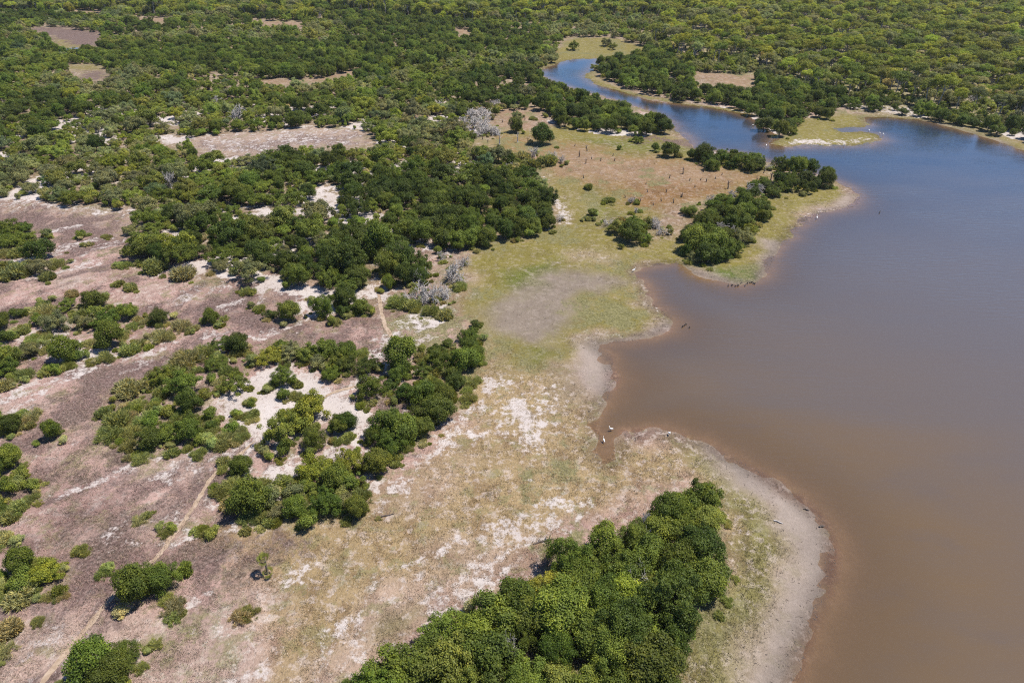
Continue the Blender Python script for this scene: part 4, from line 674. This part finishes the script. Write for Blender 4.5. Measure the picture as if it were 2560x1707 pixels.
# the scrub wood and the woodland
handT = [(p[2], p[3], p[4]*.8) for p in trees if p[0] in 'TBYX']
def okf(C):
    ok = inside(C, FOREST) & (np.abs(C[:, 0]) < C[:, 1]*.80+30)
    i = np.where(ok)[0]; s = shore(C[i]); ok[i] &= s < -2.2; i = np.where(ok)[0]
    bad = np.zeros(len(i), bool)
    for p in CLEARINGS: bad |= inside(C[i], p)
    g = fbm(C[i, 0]+77, C[i, 1], 13, 4); wd = inside(C[i], WOOD)
    bad |= (g > .56) & (C[i, 1] < 330) & ~wd & (rg.random(len(i)) < .8)
    ok[i] &= ~bad; return ok
def rf(C):
    wd = inside(C, WOOD); dk = np.zeros(len(C), bool)
    for p in DARK: dk |= inside(C, p)
    r = np.where(wd & ~dk, 4.4, np.where(dk, 3.1, 3.3)); r = np.where((C[:, 1] > 380) & ~wd, 4.2, r)
    lf = (C[:, 0] < -70-C[:, 1]*.12) & (C[:, 1] < 330); r = np.where(lf, 4.0, r)
    return r
fo = scatter(np.array([-720, 105.]), np.array([720, 860.]), rf, okf, 320000, 4, handT)
wd = inside(fo, WOOD); pl = inside(fo, PALE); dk = np.zeros(len(fo), bool)
for p in DARK: dk |= inside(fo, p)
nz = fbm(fo[:, 0], fo[:, 1], 45, 3); n2 = fbm(fo[:, 0]+400, fo[:, 1], 18, 2)
for i, (x, y) in enumerate(fo):
    u = rg.random()
    if wd[i] and not dk[i]:
        if rg.random() < .62: trees.append(['C', 60, x, y, rg.uniform(5.0, 9.0), rg.choice(['olive', 'yellow', 'grey', 'mid'], p=[.38, .32, .15, .15])])
        else: trees.append(['B', 60, x, y, rg.uniform(4, 7), rg.choice(['olive', 'mid', 'grey', 'straw'], p=[.4, .3, .2, .1])])
    elif dk[i]: trees.append(['T' if u < .75 else 'B', 61, x, y, rg.uniform(3.6, 6.6), rg.choice(['dark', 'deep', 'mid'], p=[.5, .35, .15])])
    elif pl[i]: trees.append(['C' if u < .4 else 'T', 60, x, y, rg.uniform(6, 9.5), rg.choice(['olive', 'yellow', 'mid', 'grey', 'deep'], p=[.32, .22, .2, .16, .1])])
    else:
        q = nz[i]+.35*(n2[i]-.5)+rg.normal()*.07
        tn = 'dark' if q < .36 else 'deep' if q < .44 else 'mid' if q < .54 else 'olive' if q < .63 else 'grey'
        if rg.random() < .12: tn = rg.choice(['grey', 'yellow', 'blue', 'dark', 'grey'])
        trees.append(['T' if (tn in ('dark', 'deep') and u < .6) else 'B', 62, x, y, rg.uniform(2.8, 6.2) if u < .85 else rg.uniform(6.5, 8.6), tn])
# undergrowth greens the soil around plants
for t, cl, x, y, D, tn in trees:
    if cl >= 60 or t in 'XU': continue
    R = D*(.85 if t != 'S' else .65); ix0, ix1 = np.searchsorted(xs, (x-R, x+R)); iy0, iy1 = np.searchsorted(ys, (y-R, y+R))
    if ix1 <= ix0 or iy1 <= iy0: continue
    I = (np.arange(iy0, iy1)[:, None]*len(xs)+np.arange(ix0, ix1)[None, :]).ravel(); r = np.hypot(GP[I, 0]-x, GP[I, 1]-y)
    wt = sstep(R, R*.4, r*(.7+.9*(wx[I]+.4)))*(.55 if t == 'S' else .5); gGr[I] = np.maximum(gGr[I], wt*1.2*(1-.75*gS[I])); gS[I] *= 1-wt*.25; gPu[I] *= 1-wt
land = mesh_np("ground", np.column_stack([GP, gz]), GF, M_GROUND); smooth(land); cattr(land, "col", gcol.clip(0, 1)); fattr(land, "smooth", gsm.clip(0, 1)); fattr(land, "sand", gS.clip(0, 1)); fattr(land, "purple", gPu.clip(0, 1)); fattr(land, "green", gGr.clip(0, 1))
new("ground", land, kind="structure", label="open plain of pinkish heath, pale sand, tan grass and marsh")
# lake surface
fin = gd[GF].max(1) > -4; Fw = GF[fin]; used, inv = np.unique(Fw, return_inverse=True)
lk = mesh_np("lake", np.column_stack([GP[used], np.zeros(len(used))]), inv.reshape(-1, 4), M_WATER); smooth(lk)
fattr(lk, "depth", np.maximum(0, -gz[used]))
LX, LY = GP[used, 0], GP[used, 1]; streak = fbm(LX*.45+LY*.1, LY*1.3, 11, 5)-.5
silt = .5*sstep(300, 80, LY + 60*streak) + .48*np.exp(-np.maximum(gd[used], 0)/23)*sstep(170, 40, LY) + .16*sstep(150, 30, LY) + .5*streak*sstep(200, 90, LY)*np.exp(-np.maximum(gd[used], 0)/40)
fattr(lk, "silt", silt.clip(0, 1)); new("lake_water", lk, kind="structure", label="brown lake reflecting blue sky, with its winding river arm")
# trodden footpaths
def ribbon(pts, wd, seed):
    r2 = np.random.default_rng(seed); pts = arr(pts); P = [pts[0]]
    for a, b in zip(pts[:-1], pts[1:]):
        k = max(2, int(np.linalg.norm(b-a)/.5))
        P += [a+(b-a)*t for t in np.linspace(0, 1, k+1)[1:]]
    P = np.array(P)
    for _ in range(8): P[1:-1] = (P[:-2]+P[2:]+2*P[1:-1])/4
    P += .22*np.stack([fbm(P[:, 0]*1., P[:, 1], 3, 2)-.5, fbm(P[:, 0]+9, P[:, 1], 3, 2)-.5], 1)
    T = np.gradient(P, axis=0); T /= np.linalg.norm(T, axis=1)[:, None]; Nn = np.stack([-T[:, 1], T[:, 0]], 1)
    taper = np.minimum(1, np.minimum(np.arange(len(P)), np.arange(len(P))[::-1])/5+.1)
    A = P+Nn*(wd*.5*taper*r2.uniform(.55, 1.3, len(P)))[:, None]; Bq = P-Nn*(wd*.5*taper*r2.uniform(.55, 1.3, len(P)))[:, None]
    V = np.concatenate([A, P, Bq]); n = len(P); zz = height(V)+.035
    i = np.arange(n-1); F_ = np.concatenate([np.stack([i, i+n, i+n+1, i+1], 1), np.stack([i+n, i+2*n, i+2*n+1, i+n+1], 1)])
    return mesh_np("footpath", np.column_stack([V, zz]), F_, M_PATH)
for k, (p, wd_, lb) in enumerate(zip(PATHS, (.62, .7, .75), ("long pale footpath crossing the heath past the big solitary tree", "short curved footpath on the white sand clearing", "reddish footpath running down from the white sand by dead trees"))):
    new("footpath", ribbon(p, wd_, k), kind="structure", label=lb)

# ------------------------------------------------------------------ individuals and the mass of the wood
ORD = ["first", "second", "third", "fourth", "fifth", "sixth", "seventh", "eighth", "ninth", "tenth", "eleventh", "twelfth", "thirteenth", "fourteenth", "fifteenth", "sixteenth"]
PLACE = {0: "in bushy patch at left edge beyond the heath", 1: "in low thicket under the left edge bushes", 2: "standing alone on the upper heath", 3: "scattered on the upper heath", 4: "in thicket left of the heath bend", 5: "alone at the heath bend", 6: "in left edge clump by white sand",
 7: "on sandy fringe below the wood", 8: "on white sand spit below the wood", 9: "in upper part of the ring thicket", 10: "in left part of the ring thicket", 11: "inside the sandy clearing", 12: "along the top of the sandy clearing", 13: "at foot of the sandy clearing", 14: "at the left edge above the solitary tree", 15: "standing alone near the left edge",
 16: "on the open left heath", 17: "in clump at the left edge, mid heath", 18: "in bushy mound at the left edge below", 19: "in solitary pair astride the footpath", 20: "beside the big solitary pair", 21: "in clump at the bottom left edge", 22: "in oval thicket right of the footpath", 23: "alone in dry grass", 24: "on wood edge facing the green marsh",
 25: "in wood around the white sand track", 26: "alone beside the white sand patch", 27: "in grey dead stand by the marsh", 28: "in tree belt along the marsh edge", 29: "in dark clump above the bare sand", 30: "at edge of the sandy clearing, isolated", 31: "at right end of the oval thicket", 32: "casting shade on bare sand", 33: "in gap above the orange marsh", 34: "on grass above the orange marsh",
 35: "on grass behind the marsh", 36: "in brushy spot left of the orange marsh", 37: "on river bank beside the marsh", 38: "in row on the lake bank behind the marsh", 39: "on wooded point jutting into the lake", 40: "in lakeside clump on the grassy point", 41: "in marsh grass, alone", 42: "in broken row below the orange marsh", 43: "in grey dead thicket above the marsh", 44: "poking out of the green wood", 45: "on far grassy river bank",
 46: "on spit where river meets lake", 47: "poking out of the far right woodland", 48: "poking out of the bottom grove", 49: "in bottom lakeside grove", 60: "in far right woodland", 61: "in dark belt of the wood", 62: "in scrub wood"}
NAME = {'T': 'broadleaf_tree', 'B': 'scrub_tree', 'Y': 'scrub_tree', 'S': 'tussock_shrub', 'X': 'dead_tree', 'U': 'palm_tree', 'C': 'woodland_tree'}
LOOK = {'dark': 'dark green', 'deep': 'deep green', 'mid': 'mid green', 'olive': 'olive green', 'yellow': 'yellow-green', 'grey': 'grey-green', 'straw': 'straw-green', 'grass': 'grassy green', 'blue': 'bluish green'}
NOUN = {'T': 'round tree', 'B': 'bushy tree', 'Y': 'bushy tree', 'S': 'low shrub', 'X': 'bare dead tree', 'U': 'small fan palm', 'C': 'umbrella tree'}
CAT = {'T': 'tree', 'B': 'tree', 'Y': 'tree', 'S': 'shrub', 'X': 'dead tree', 'U': 'palm', 'C': 'tree'}
def depth_of(t): return t[3]*math.cos(math.radians(32.5))+65*math.sin(math.radians(32.5))
def inview(t):
    d = depth_of(t); u = t[2]/d; v = (t[3]*math.sin(math.radians(32.5))-62*math.cos(math.radians(32.5)))/d
    return abs(u) < .75+t[4]*.45/d and v > -.5-t[4]*.4/d
single = [t for t in trees if t[1] < 60 and inview(t)]
rest = [t for t in trees if t[1] >= 60 or not inview(t)]
cand = sorted([t for t in rest if inview(t)], key=lambda t: -t[4]/depth_of(t))
cT = [t for t in cand if t[0] == 'T']; cB = [t for t in cand if t[0] == 'B']; cC = [t for t in cand if t[0] == 'C']
nT = sum(t[0] == 'T' for t in single); nB = sum(t[0] in 'BY' for t in single)
pick = cT[:max(0, 290-nT)] + cB[:max(0, 290-nB)] + cC[:90]
ids = set(map(id, pick)); single += pick; mass = [t for t in rest if id(t) not in ids]
# the wood's individuals are named after the nearest landmark
LAND = [((-99, 146), "in wood above the left heath"), ((-60, 142), "in wood above the sandy strip"), ((-35, 118), "in wood around the white sand gaps"), ((-13, 146), "in wood beside the green marsh"), ((-8, 175), "in wood tongue left of orange marsh"), ((-48, 172), "in wood before the pink clearing"), ((-105, 190), "in left wood below the sandy hollow"), ((26, 285), "in wooded knob by the river bend"), ((-40, 240), "in wood behind the pink clearing"), ((-120, 250), "in left wood with sandy gaps"), ((-75, 118), "in wood island by the upper heath"), ((110, 330), "in belt along the far lake bank"), ((190, 300), "in belt along the far right bank"), ((60, 350), "in strip across the river"), ((10, 230), "in wood by the dead thicket"), ((-50, 330), "in deep wood left of the river")]
for t in pick:
    if t[1] in (61, 62): t[1] = 100 + int(np.argmin([math.hypot(t[2]-a[0], t[3]-a[1]) for a, _ in LAND]))
for k, (_, s) in enumerate(LAND): PLACE[100+k] = s
groups = {}
for t in single: groups.setdefault((t[0], t[1]), []).append(t)
LABEL = {}
def rowlabels(items, stem, px=lambda t: t[2]/depth_of(t), py=lambda t: -depth_of(t)):
    n = len(items)
    if n == 1: return {id(items[0]): stem}
    if n <= 9:
        s = sorted(items, key=px); out = {}
        for k, t in enumerate(s): out[id(t)] = stem + (", leftmost" if k == 0 else ", rightmost" if k == n-1 else ", %s from left" % ORD[k])
        return out
    nr = min(12, math.ceil(n/9)); s = sorted(items, key=lambda t: -py(t), reverse=True); out = {}
    s = sorted(items, key=depth_of)
    for r in range(nr):
        row = sorted(s[r*n//nr:(r+1)*n//nr], key=px)
        for k, t in enumerate(row): out[id(t)] = stem + ", %s row, %s from left" % (ORD[r], ORD[min(15, k)])
    return out
for (ty, cl), its in groups.items():
    for t, lb in rowlabels(its, NOUN[ty] + " " + PLACE[cl]).items(): LABEL[t] = lb
SRC = {}
sc_ = np.random.default_rng(33)
PALM = palm_meshes()
for t in single:
    ty, cl, x, y, D, tn = t; key = {'Y': 'B', 'U': 'U'}.get(ty, ty)
    if key in 'TB' and D < 3.3: key = 'b'
    z = H1(x, y)
    if key == 'U': cm, tm, Dp, Hp = PALM[0], PALM[1], 2.2, 3.2; vi = 0; s = 1.0
    else: vi = int(sc_.integers(len(PROTO[key]))) if not (cl in (2, 5, 14, 15, 19, 21, 30, 32) and key == 'T') else int(sc_.choice([0, 2, 5])); cm, tm, Dp, Hp = PROTO[key][vi]; s = D/Dp
    lb = LABEL[id(t)]
    if ty in 'TBYS': lb = LOOK[tn] + " " + lb
    rot = sc_.uniform(0, 6.283); sz = s*sc_.uniform(.82, 1.18)
    gname = {'S': "low shrubs and tussocks", 'X': "bare dead trees"}.get(ty, "trees " + PLACE[cl]); tcol = [float(v) for v in tint(tn, sc_)]
    if ty == 'S':
        o = new(NAME[ty], cm, None, (x, y, z-.03), label=lb, category=CAT[ty], group=gname, tint=tcol)
        o.scale = (s, s*sc_.uniform(.75, 1.1), sz); o.rotation_euler = (0, 0, rot); SRC.setdefault((key, vi), (o,)); continue
    e = new(NAME[ty], None, None, (x, y, z-.05), label=lb, category=CAT[ty])
    if ty != 'U': e["group"] = gname
    e.scale = (s*sc_.uniform(.86, 1.14), s*sc_.uniform(.86, 1.14), sz*{48: 1.9, 43: .6, 19: 1.3, 15: 1.25, 21: 1.2, 14: 1.25}.get(cl, 1)); e.rotation_euler = (sc_.normal()*.05, sc_.normal()*.05, rot)
    c = new("branches" if ty == 'X' else "crown", cm, e, tint=tcol); tr = new("trunk", tm, e)
    SRC.setdefault((key, vi), (c, tr))

def forest_object(items, oname, lab, cat):
    r2 = np.random.default_rng(44); keys = sorted(k for k in SRC if k[0] in 'TBbCS'); byk = {}
    for k in keys: byk.setdefault(k[0], []).append(k)
    n = len(items); P = np.array([(t[2], t[3]) for t in items]); z = height(P)-.05
    me = bpy.data.meshes.new("wood"); me.vertices.add(n); me.vertices.foreach_set("co", np.column_stack([P, z]).astype(np.float32).ravel())
    vi = np.zeros(n, np.int32); sc = np.zeros((n, 3), np.float32); ro = np.zeros((n, 3), np.float32); ti = np.zeros((n, 3), np.float32)
    for i, t in enumerate(items):
        key = 'B' if t[0] in 'YXU' else t[0]
        k = byk[key][r2.integers(len(byk[key]))]; vi[i] = keys.index(k); s = t[4]/PROTO[k[0]][k[1]][2]
        sc[i] = (s*r2.uniform(.82, 1.18), s*r2.uniform(.82, 1.18), s*r2.uniform(.8, 1.3)); ro[i] = (r2.normal()*.06, r2.normal()*.06, r2.uniform(0, 6.283)); ti[i] = tint(t[5], r2, .2)*(1.36 if oname == 'forest' else 1.15)
    for nm, typ, dat in (("vi", 'INT', vi), ("sc", 'FLOAT_VECTOR', sc), ("ro", 'FLOAT_VECTOR', ro), ("tint", 'FLOAT_VECTOR', ti)):
        a = me.attributes.new(nm, typ, 'POINT'); a.data.foreach_set("value" if typ == 'INT' else "vector", dat.ravel())
    o = new(oname, me, kind="stuff", label=lab, category=cat)
    g = bpy.data.node_groups.new(oname+"_plants", 'GeometryNodeTree'); g.interface.new_socket("Geometry", in_out='INPUT', socket_type='NodeSocketGeometry'); g.interface.new_socket("Geometry", in_out='OUTPUT', socket_type='NodeSocketGeometry')
    N = g.nodes; gi = N.new("NodeGroupInput"); go = N.new("NodeGroupOutput"); jn = N.new("GeometryNodeJoinGeometry")
    def na(nm, ty):
        q = N.new("GeometryNodeInputNamedAttribute"); q.data_type = ty; q.inputs[0].default_value = nm; return q.outputs[0]
    av, asz, ar = na("vi", 'INT'), na("sc", 'FLOAT_VECTOR'), na("ro", 'FLOAT_VECTOR')
    for k, key in enumerate(keys):
        cp = N.new("FunctionNodeCompare"); cp.data_type = 'INT'; cp.operation = 'EQUAL'
        g.links.new(av, cp.inputs[2]); cp.inputs[3].default_value = k
        for src in SRC[key]:
            oi = N.new("GeometryNodeObjectInfo"); oi.transform_space = 'ORIGINAL'; oi.inputs[0].default_value = src; oi.inputs[1].default_value = True
            ip = N.new("GeometryNodeInstanceOnPoints"); g.links.new(gi.outputs[0], ip.inputs['Points']); g.links.new(cp.outputs[0], ip.inputs['Selection'])
            g.links.new(oi.outputs['Geometry'], ip.inputs['Instance']); g.links.new(ar, ip.inputs['Rotation']); g.links.new(asz, ip.inputs['Scale']); g.links.new(ip.outputs[0], jn.inputs[0])
    g.links.new(jn.outputs[0], go.inputs[0]); md = o.modifiers.new("trees", 'NODES'); md.node_group = g
forest_object([t for t in mass if t[0] in 'TBYC'], "forest", "unbroken mass of scrub wood reaching back to the horizon", "forest")
def understorey():
    r2 = np.random.default_rng(88); out = []
    def ok2(C): 
        m = okf(C) & (C[:, 1] < 420); return m
    q = scatter(np.array([-360, 105.]), np.array([360, 420.]), lambda C: np.where(C[:, 1] < 230, 2.3, 3.4), ok2, 90000, 5, [(t[2], t[3], t[4]*.35) for t in trees if t[0] in 'TBYXC'])
    for x, y in q: out.append(['b', 0, x, y, r2.uniform(1.3, 3.2), r2.choice(['mid', 'olive', 'deep', 'grey', 'straw', 'yellow'], p=[.3, .25, .15, .17, .08, .05])])
    for t in trees:
        if t[1] >= 60 or t[0] == 'U': continue
        for k in range(int(r2.integers(2, 6)) if t[0] != 'S' else int(r2.integers(1, 4))):
            a = r2.uniform(0, 6.283); r = t[4]*r2.uniform(.3, .75); x, y = t[2]+math.cos(a)*r, t[3]+math.sin(a)*r
            if float(shore(np.array([[x, y]]))[0]) > -1: continue
            out.append(['S' if r2.random() < .72 else 'b', 0, x, y, r2.uniform(.7, 2.2), r2.choice(['grass', 'straw', 'grass', 'olive', 'grass'])])
    return out
forest_object(understorey(), "undergrowth", "low bushes and tall grass filling in under and around the trees", "undergrowth")

# ------------------------------------------------------------------ dry grass on the open ground (stuff)
def grass():
    r2 = np.random.default_rng(55); n = 330000
    yy = 36 + (205-36)*r2.random(n)**1.35; xx = (r2.random(n)*2-1)*(yy*.66+34)
    P = np.stack([xx, yy], 1); ix = np.clip(np.searchsorted(xs, xx), 1, len(xs)-1); iy = np.clip(np.searchsorted(ys, yy), 1, len(ys)-1); I = iy*len(xs)+ix
    ok = (gd[I] < -.8) & (r2.random(n) > np.maximum(gsm[I]*1.25, gS[I])) & (fbm(xx, yy, 2.2, 3) > .44)
    P = P[ok]; I = I[ok]; n = len(P); z = height(P); nb = 4
    Pb = np.repeat(np.column_stack([P, z]), nb, 0) + np.column_stack([r2.normal(size=(n*nb, 2))*.13, np.zeros(n*nb)])
    a = r2.uniform(0, 6.283, n*nb); ln = r2.uniform(.08, .26, n*nb)*np.repeat(np.where(r2.random(n) < .12, 2.0, 1.0), nb); tl = r2.uniform(.2, 1.0, n*nb)
    tip = Pb + np.stack([np.cos(a)*ln*tl, np.sin(a)*ln*tl, ln], 1); sd = np.stack([-np.sin(a), np.cos(a), np.zeros(n*nb)], 1)*.022
    V = np.stack([Pb-sd, Pb+sd, tip], 1).reshape(-1, 3)
    c = gcol[I]*r2.uniform(.8, 1.5, n)[:, None]; u = r2.random(n)[:, None]
    c = np.where(u < .2, c*.6+np.array([.06, .065, .025])*.7, np.where(u > .85, c*.5+np.array([.3, .24, .15])*.5, c))
    c = np.repeat(c, nb*3, 0)
    me = mesh_np("grass", V, np.arange(len(V)).reshape(-1, 3), M_GRASS); cattr(me, "col", c.clip(0, 1)); new("grass", me, kind="stuff", label="dry tufted grass over the heath and lake margin")
grass()

# ------------------------------------------------------------------ dead stumps of the drowned wood
stl = rowlabels([[0, 0, x, y, h] for x, y, h in STUMPS], "x") if False else None
S_ITEMS = [[0, 0, x, y, h] for x, y, h in STUMPS]; S_LAB = rowlabels(S_ITEMS, "dark dead stump in orange marsh")
r3 = np.random.default_rng(66)
for it in S_ITEMS:
    _, _, x, y, h = it; T = Tubes(); ln = r3.normal(size=2)*.12*h; r = .09+.025*h; h = h*1.1
    T.add([(0, 0, -.2), (ln[0]*.2, ln[1]*.2, .2*h), (ln[0]*.6+r3.normal()*.04, ln[1]*.6, .6*h), (ln[0], ln[1], h)], [r*1.7, r*1.15, r*.85, r*.45], 6)
    for k in range(int(r3.integers(1, 4))):
        a = r3.uniform(0, 6.28); z0 = h*r3.uniform(.35, .85); T.add([(ln[0]*.6, ln[1]*.6, z0), (ln[0]*.6+math.cos(a)*.2*h, ln[1]*.6+math.sin(a)*.2*h, z0+.1*h), (ln[0]*.6+math.cos(a)*.32*h, ln[1]*.6+math.sin(a)*.32*h, z0+.28*h)], [r*.5, r*.35, r*.12], 5)
    o = new("dead_stump", T.mesh("dead_stump", M_CHAR if h < 3 else M_DEAD), None, (x, y, H1(x, y)), label=S_LAB[id(it)] if h < 3.4 else S_LAB[id(it)].replace("dark dead stump", "tall pale snag"), category="stump", group="dead stumps in the marsh")
# ------------------------------------------------------------------ birds
def loft(path, rad, m, name, n=8, sx=1.0):
    T = Tubes(); T.add(path, rad, n); return T.mesh(name, m)
def bird(name, x, y, z, rot, s, white, label, group, cat):
    e = new(name, None, None, (x, y, z), label=label, category=cat, group=group); e.rotation_euler = (0, 0, rot); e.scale = (s, s, s)
    if white:
        b = loft([(-.42, 0, .42), (-.3, 0, .44), (-.12, 0, .47), (.06, 0, .52), (.18, 0, .6), (.22, 0, .72), (.17, 0, .83), (.2, 0, .92), (.27, 0, .94), (.33, 0, .935)], [.01, .06, .115, .12, .085, .045, .035, .04, .042, .018], M_WHITE, "bird_body")
        k = loft([(.32, 0, .935), (.38, 0, .928), (.46, 0, .915)], [.02, .014, .003], M_BEAK, "bird_beak", 6); L_ = .4
    else:
        b = loft([(-.24, 0, .16), (-.16, 0, .14), (-.04, 0, .15), (.08, 0, .17), (.15, 0, .24), (.17, 0, .32), (.21, 0, .37), (.26, 0, .37)], [.01, .06, .1, .095, .055, .04, .05, .02], M_DUCK, "bird_body")
        k = loft([(.25, 0, .365), (.3, 0, .355), (.34, 0, .35)], [.02, .018, .008], M_DUCK, "bird_beak", 6); L_ = .1
    new("body", b, e); new("beak", k, e)
    for sgn in (-1, 1): new("leg", loft([(.0, .05*sgn, L_), (.02, .05*sgn, L_*.5), (0, .05*sgn, -.03), (.06, .05*sgn, -.02)], [.014, .011, .012, .008], M_LEGS, "bird_leg", 5), e)
EL = ["white egret wading at mouth of the narrow lake inlet", "white egret standing in water just beyond the inlet", "white egret near grass at top of the inlet", "white egret at tip of the bay beside grassy point", "white egret on river near the wooded strip", "white egret under overhanging trees of the river spit", "white egret in little channel of the grassy spit, leftmost", "white egret on spit channel mouth, middle", "white egret at outer end of the grassy spit", "white egret at the near corner of the grassy spit", "white egret on front shore of the grassy spit", "white egret in shallows below the wooded point", "white egret alone on open lake below the grassy point", "white egret alone in brown water beyond the inlet", "white egret far out on the brown lake, bottom right", "white egret on brown lake close to bottom right beach"]
for k, (x, y) in enumerate(EGRETS[:12]):
    z = max(0.0, H1(x, y)) - .08; bird("egret", x, y, z, r3.uniform(0, 6.28), r3.uniform(.95, 1.15) if k not in (12, 13, 14, 15) else .5, True, EL[k], "white egrets around the lake", "bird")
dorder = sorted(range(len(DUCKS)-1), key=lambda i: DUCKS[i][0])
for k, i in enumerate(dorder):
    x, y = DUCKS[i]; lo = x < 30
    lb = ("dark waterbird at muddy tongue of the lake, %s from left" % ORD[k]) if k < 4 else ("dark waterbird lined up below the grassy point, %s from left" % ORD[k-4])
    bird("waterbird", x, y, max(0.0, H1(x, y)), r3.uniform(0, 6.28), r3.uniform(.95, 1.2), False, lb, "dark birds on the shore", "bird")
x, y = DUCKS[-1]; bird("waterbird", x, y, 0.0, 1.0, 1.5, False, "dark waterbird swimming alone off the wooded point", "dark birds on the shore", "bird")
# ------------------------------------------------------------------ driftwood
LL = ["pale drift log on edge of the bottom right beach", "dark fallen branch at top edge of the bottom grove", "waterlogged stump at waterline of the bottom right beach", "small driftwood at waterline of the bottom right beach", "brown fallen log in the dry grass"]
for k, (x, y) in enumerate(LOGS):
    T = Tubes(); L_ = (1.1, 2.6, .7, .7, 2.2)[k]; r = (.09, .1, .12, .08, .08)[k]; a = (-.5, .35, .2, -.4, .35)[k]
    d = np.array([math.cos(a), math.sin(a), 0]); T.add([-d*L_/2, -d*L_*.2+[0, .05, .05], d*L_*.2+[0, -.04, .06], d*L_/2+[0, 0, .03]], [r, r*1.1, r*.9, r*.5], 7)
    for j in range(3 if k in (1, 4) else 1):
        t = r3.uniform(-.3, .4)*L_; q = np.array([math.cos(a+.9), math.sin(a+.9), .5]); T.add([d*t, d*t+q*L_*.15, d*t+q*L_*.28+[.05, 0, .05]], [r*.5, r*.35, r*.12], 5)
    new("fallen_log", T.mesh("fallen_log", M_DEAD if k == 0 else M_CHAR), None, (x, y, max(0, H1(x, y))+r*.6), label=LL[k], category="log")
print("trees single", len(single), "mass", len(mass), "forest", len(fo), "grove", len(gv), "ground", len(GP))

# ------------------------------------------------------------------ flotsam along the waterline (stuff)
def debris():
    r2 = np.random.default_rng(99); P = np.column_stack([r2.uniform(-5, 95, 60000), r2.uniform(36, 175, 60000)]); d = shore(P)
    P = P[(np.abs(d+.7) < .9) | ((np.abs(d+3) < 2.5) & (r2.random(len(P)) < .12))]; P = P[r2.random(len(P)) < .5]; n = len(P)
    a = r2.uniform(0, 6.283, n); L_ = r2.uniform(.08, .4, n); w_ = r2.uniform(.015, .045, n); z = np.maximum(height(P), 0)+.012
    t = np.stack([np.cos(a), np.sin(a)], 1)*L_[:, None]*.5; q = np.stack([-np.sin(a), np.cos(a)], 1)*w_[:, None]
    def v(xy, dz): return np.column_stack([xy, z+dz])
    V = np.stack([v(P-t-q, 0), v(P-t+q, 0), v(P+t+q, 0), v(P+t-q, 0), v(P, w_*1.6+.02)], 1).reshape(-1, 3); b = np.arange(n)*5
    F_ = np.concatenate([np.stack([b+i, b+(i+1) % 4, b+4], 1) for i in range(4)])
    me = mesh_np("debris", V, F_, M_CHAR); new("debris", me, kind="stuff", label="bits of dark driftwood strewn along the waterline")
debris()
def haze():
    m, N, L, out = mat("thin_haze"); v = N("VolumePrincipled"); v.inputs['Color'].default_value = (.9, .95, 1, 1); v.inputs['Density'].default_value = HAZE; v.inputs['Anisotropy'].default_value = .2
    L(v.outputs[0], out.inputs['Volume'])
    x0, x1, z0, z1 = -9000, 9000, -6, 72
    V = [(x, y, z) for z in (z0, z1) for x, y in ((x0, x0), (x1, x0), (x1, x1), (x0, x1))]
    F_ = [(3, 2, 1, 0), (4, 5, 6, 7), (0, 1, 5, 4), (1, 2, 6, 5), (2, 3, 7, 6), (3, 0, 4, 7)]
    me = bpy.data.meshes.new("haze"); me.from_pydata(V, [], F_); me.materials.append(m); new("haze", me, kind="stuff", label="thin bluish haze over the far woodland")
HAZE = .00006
haze()
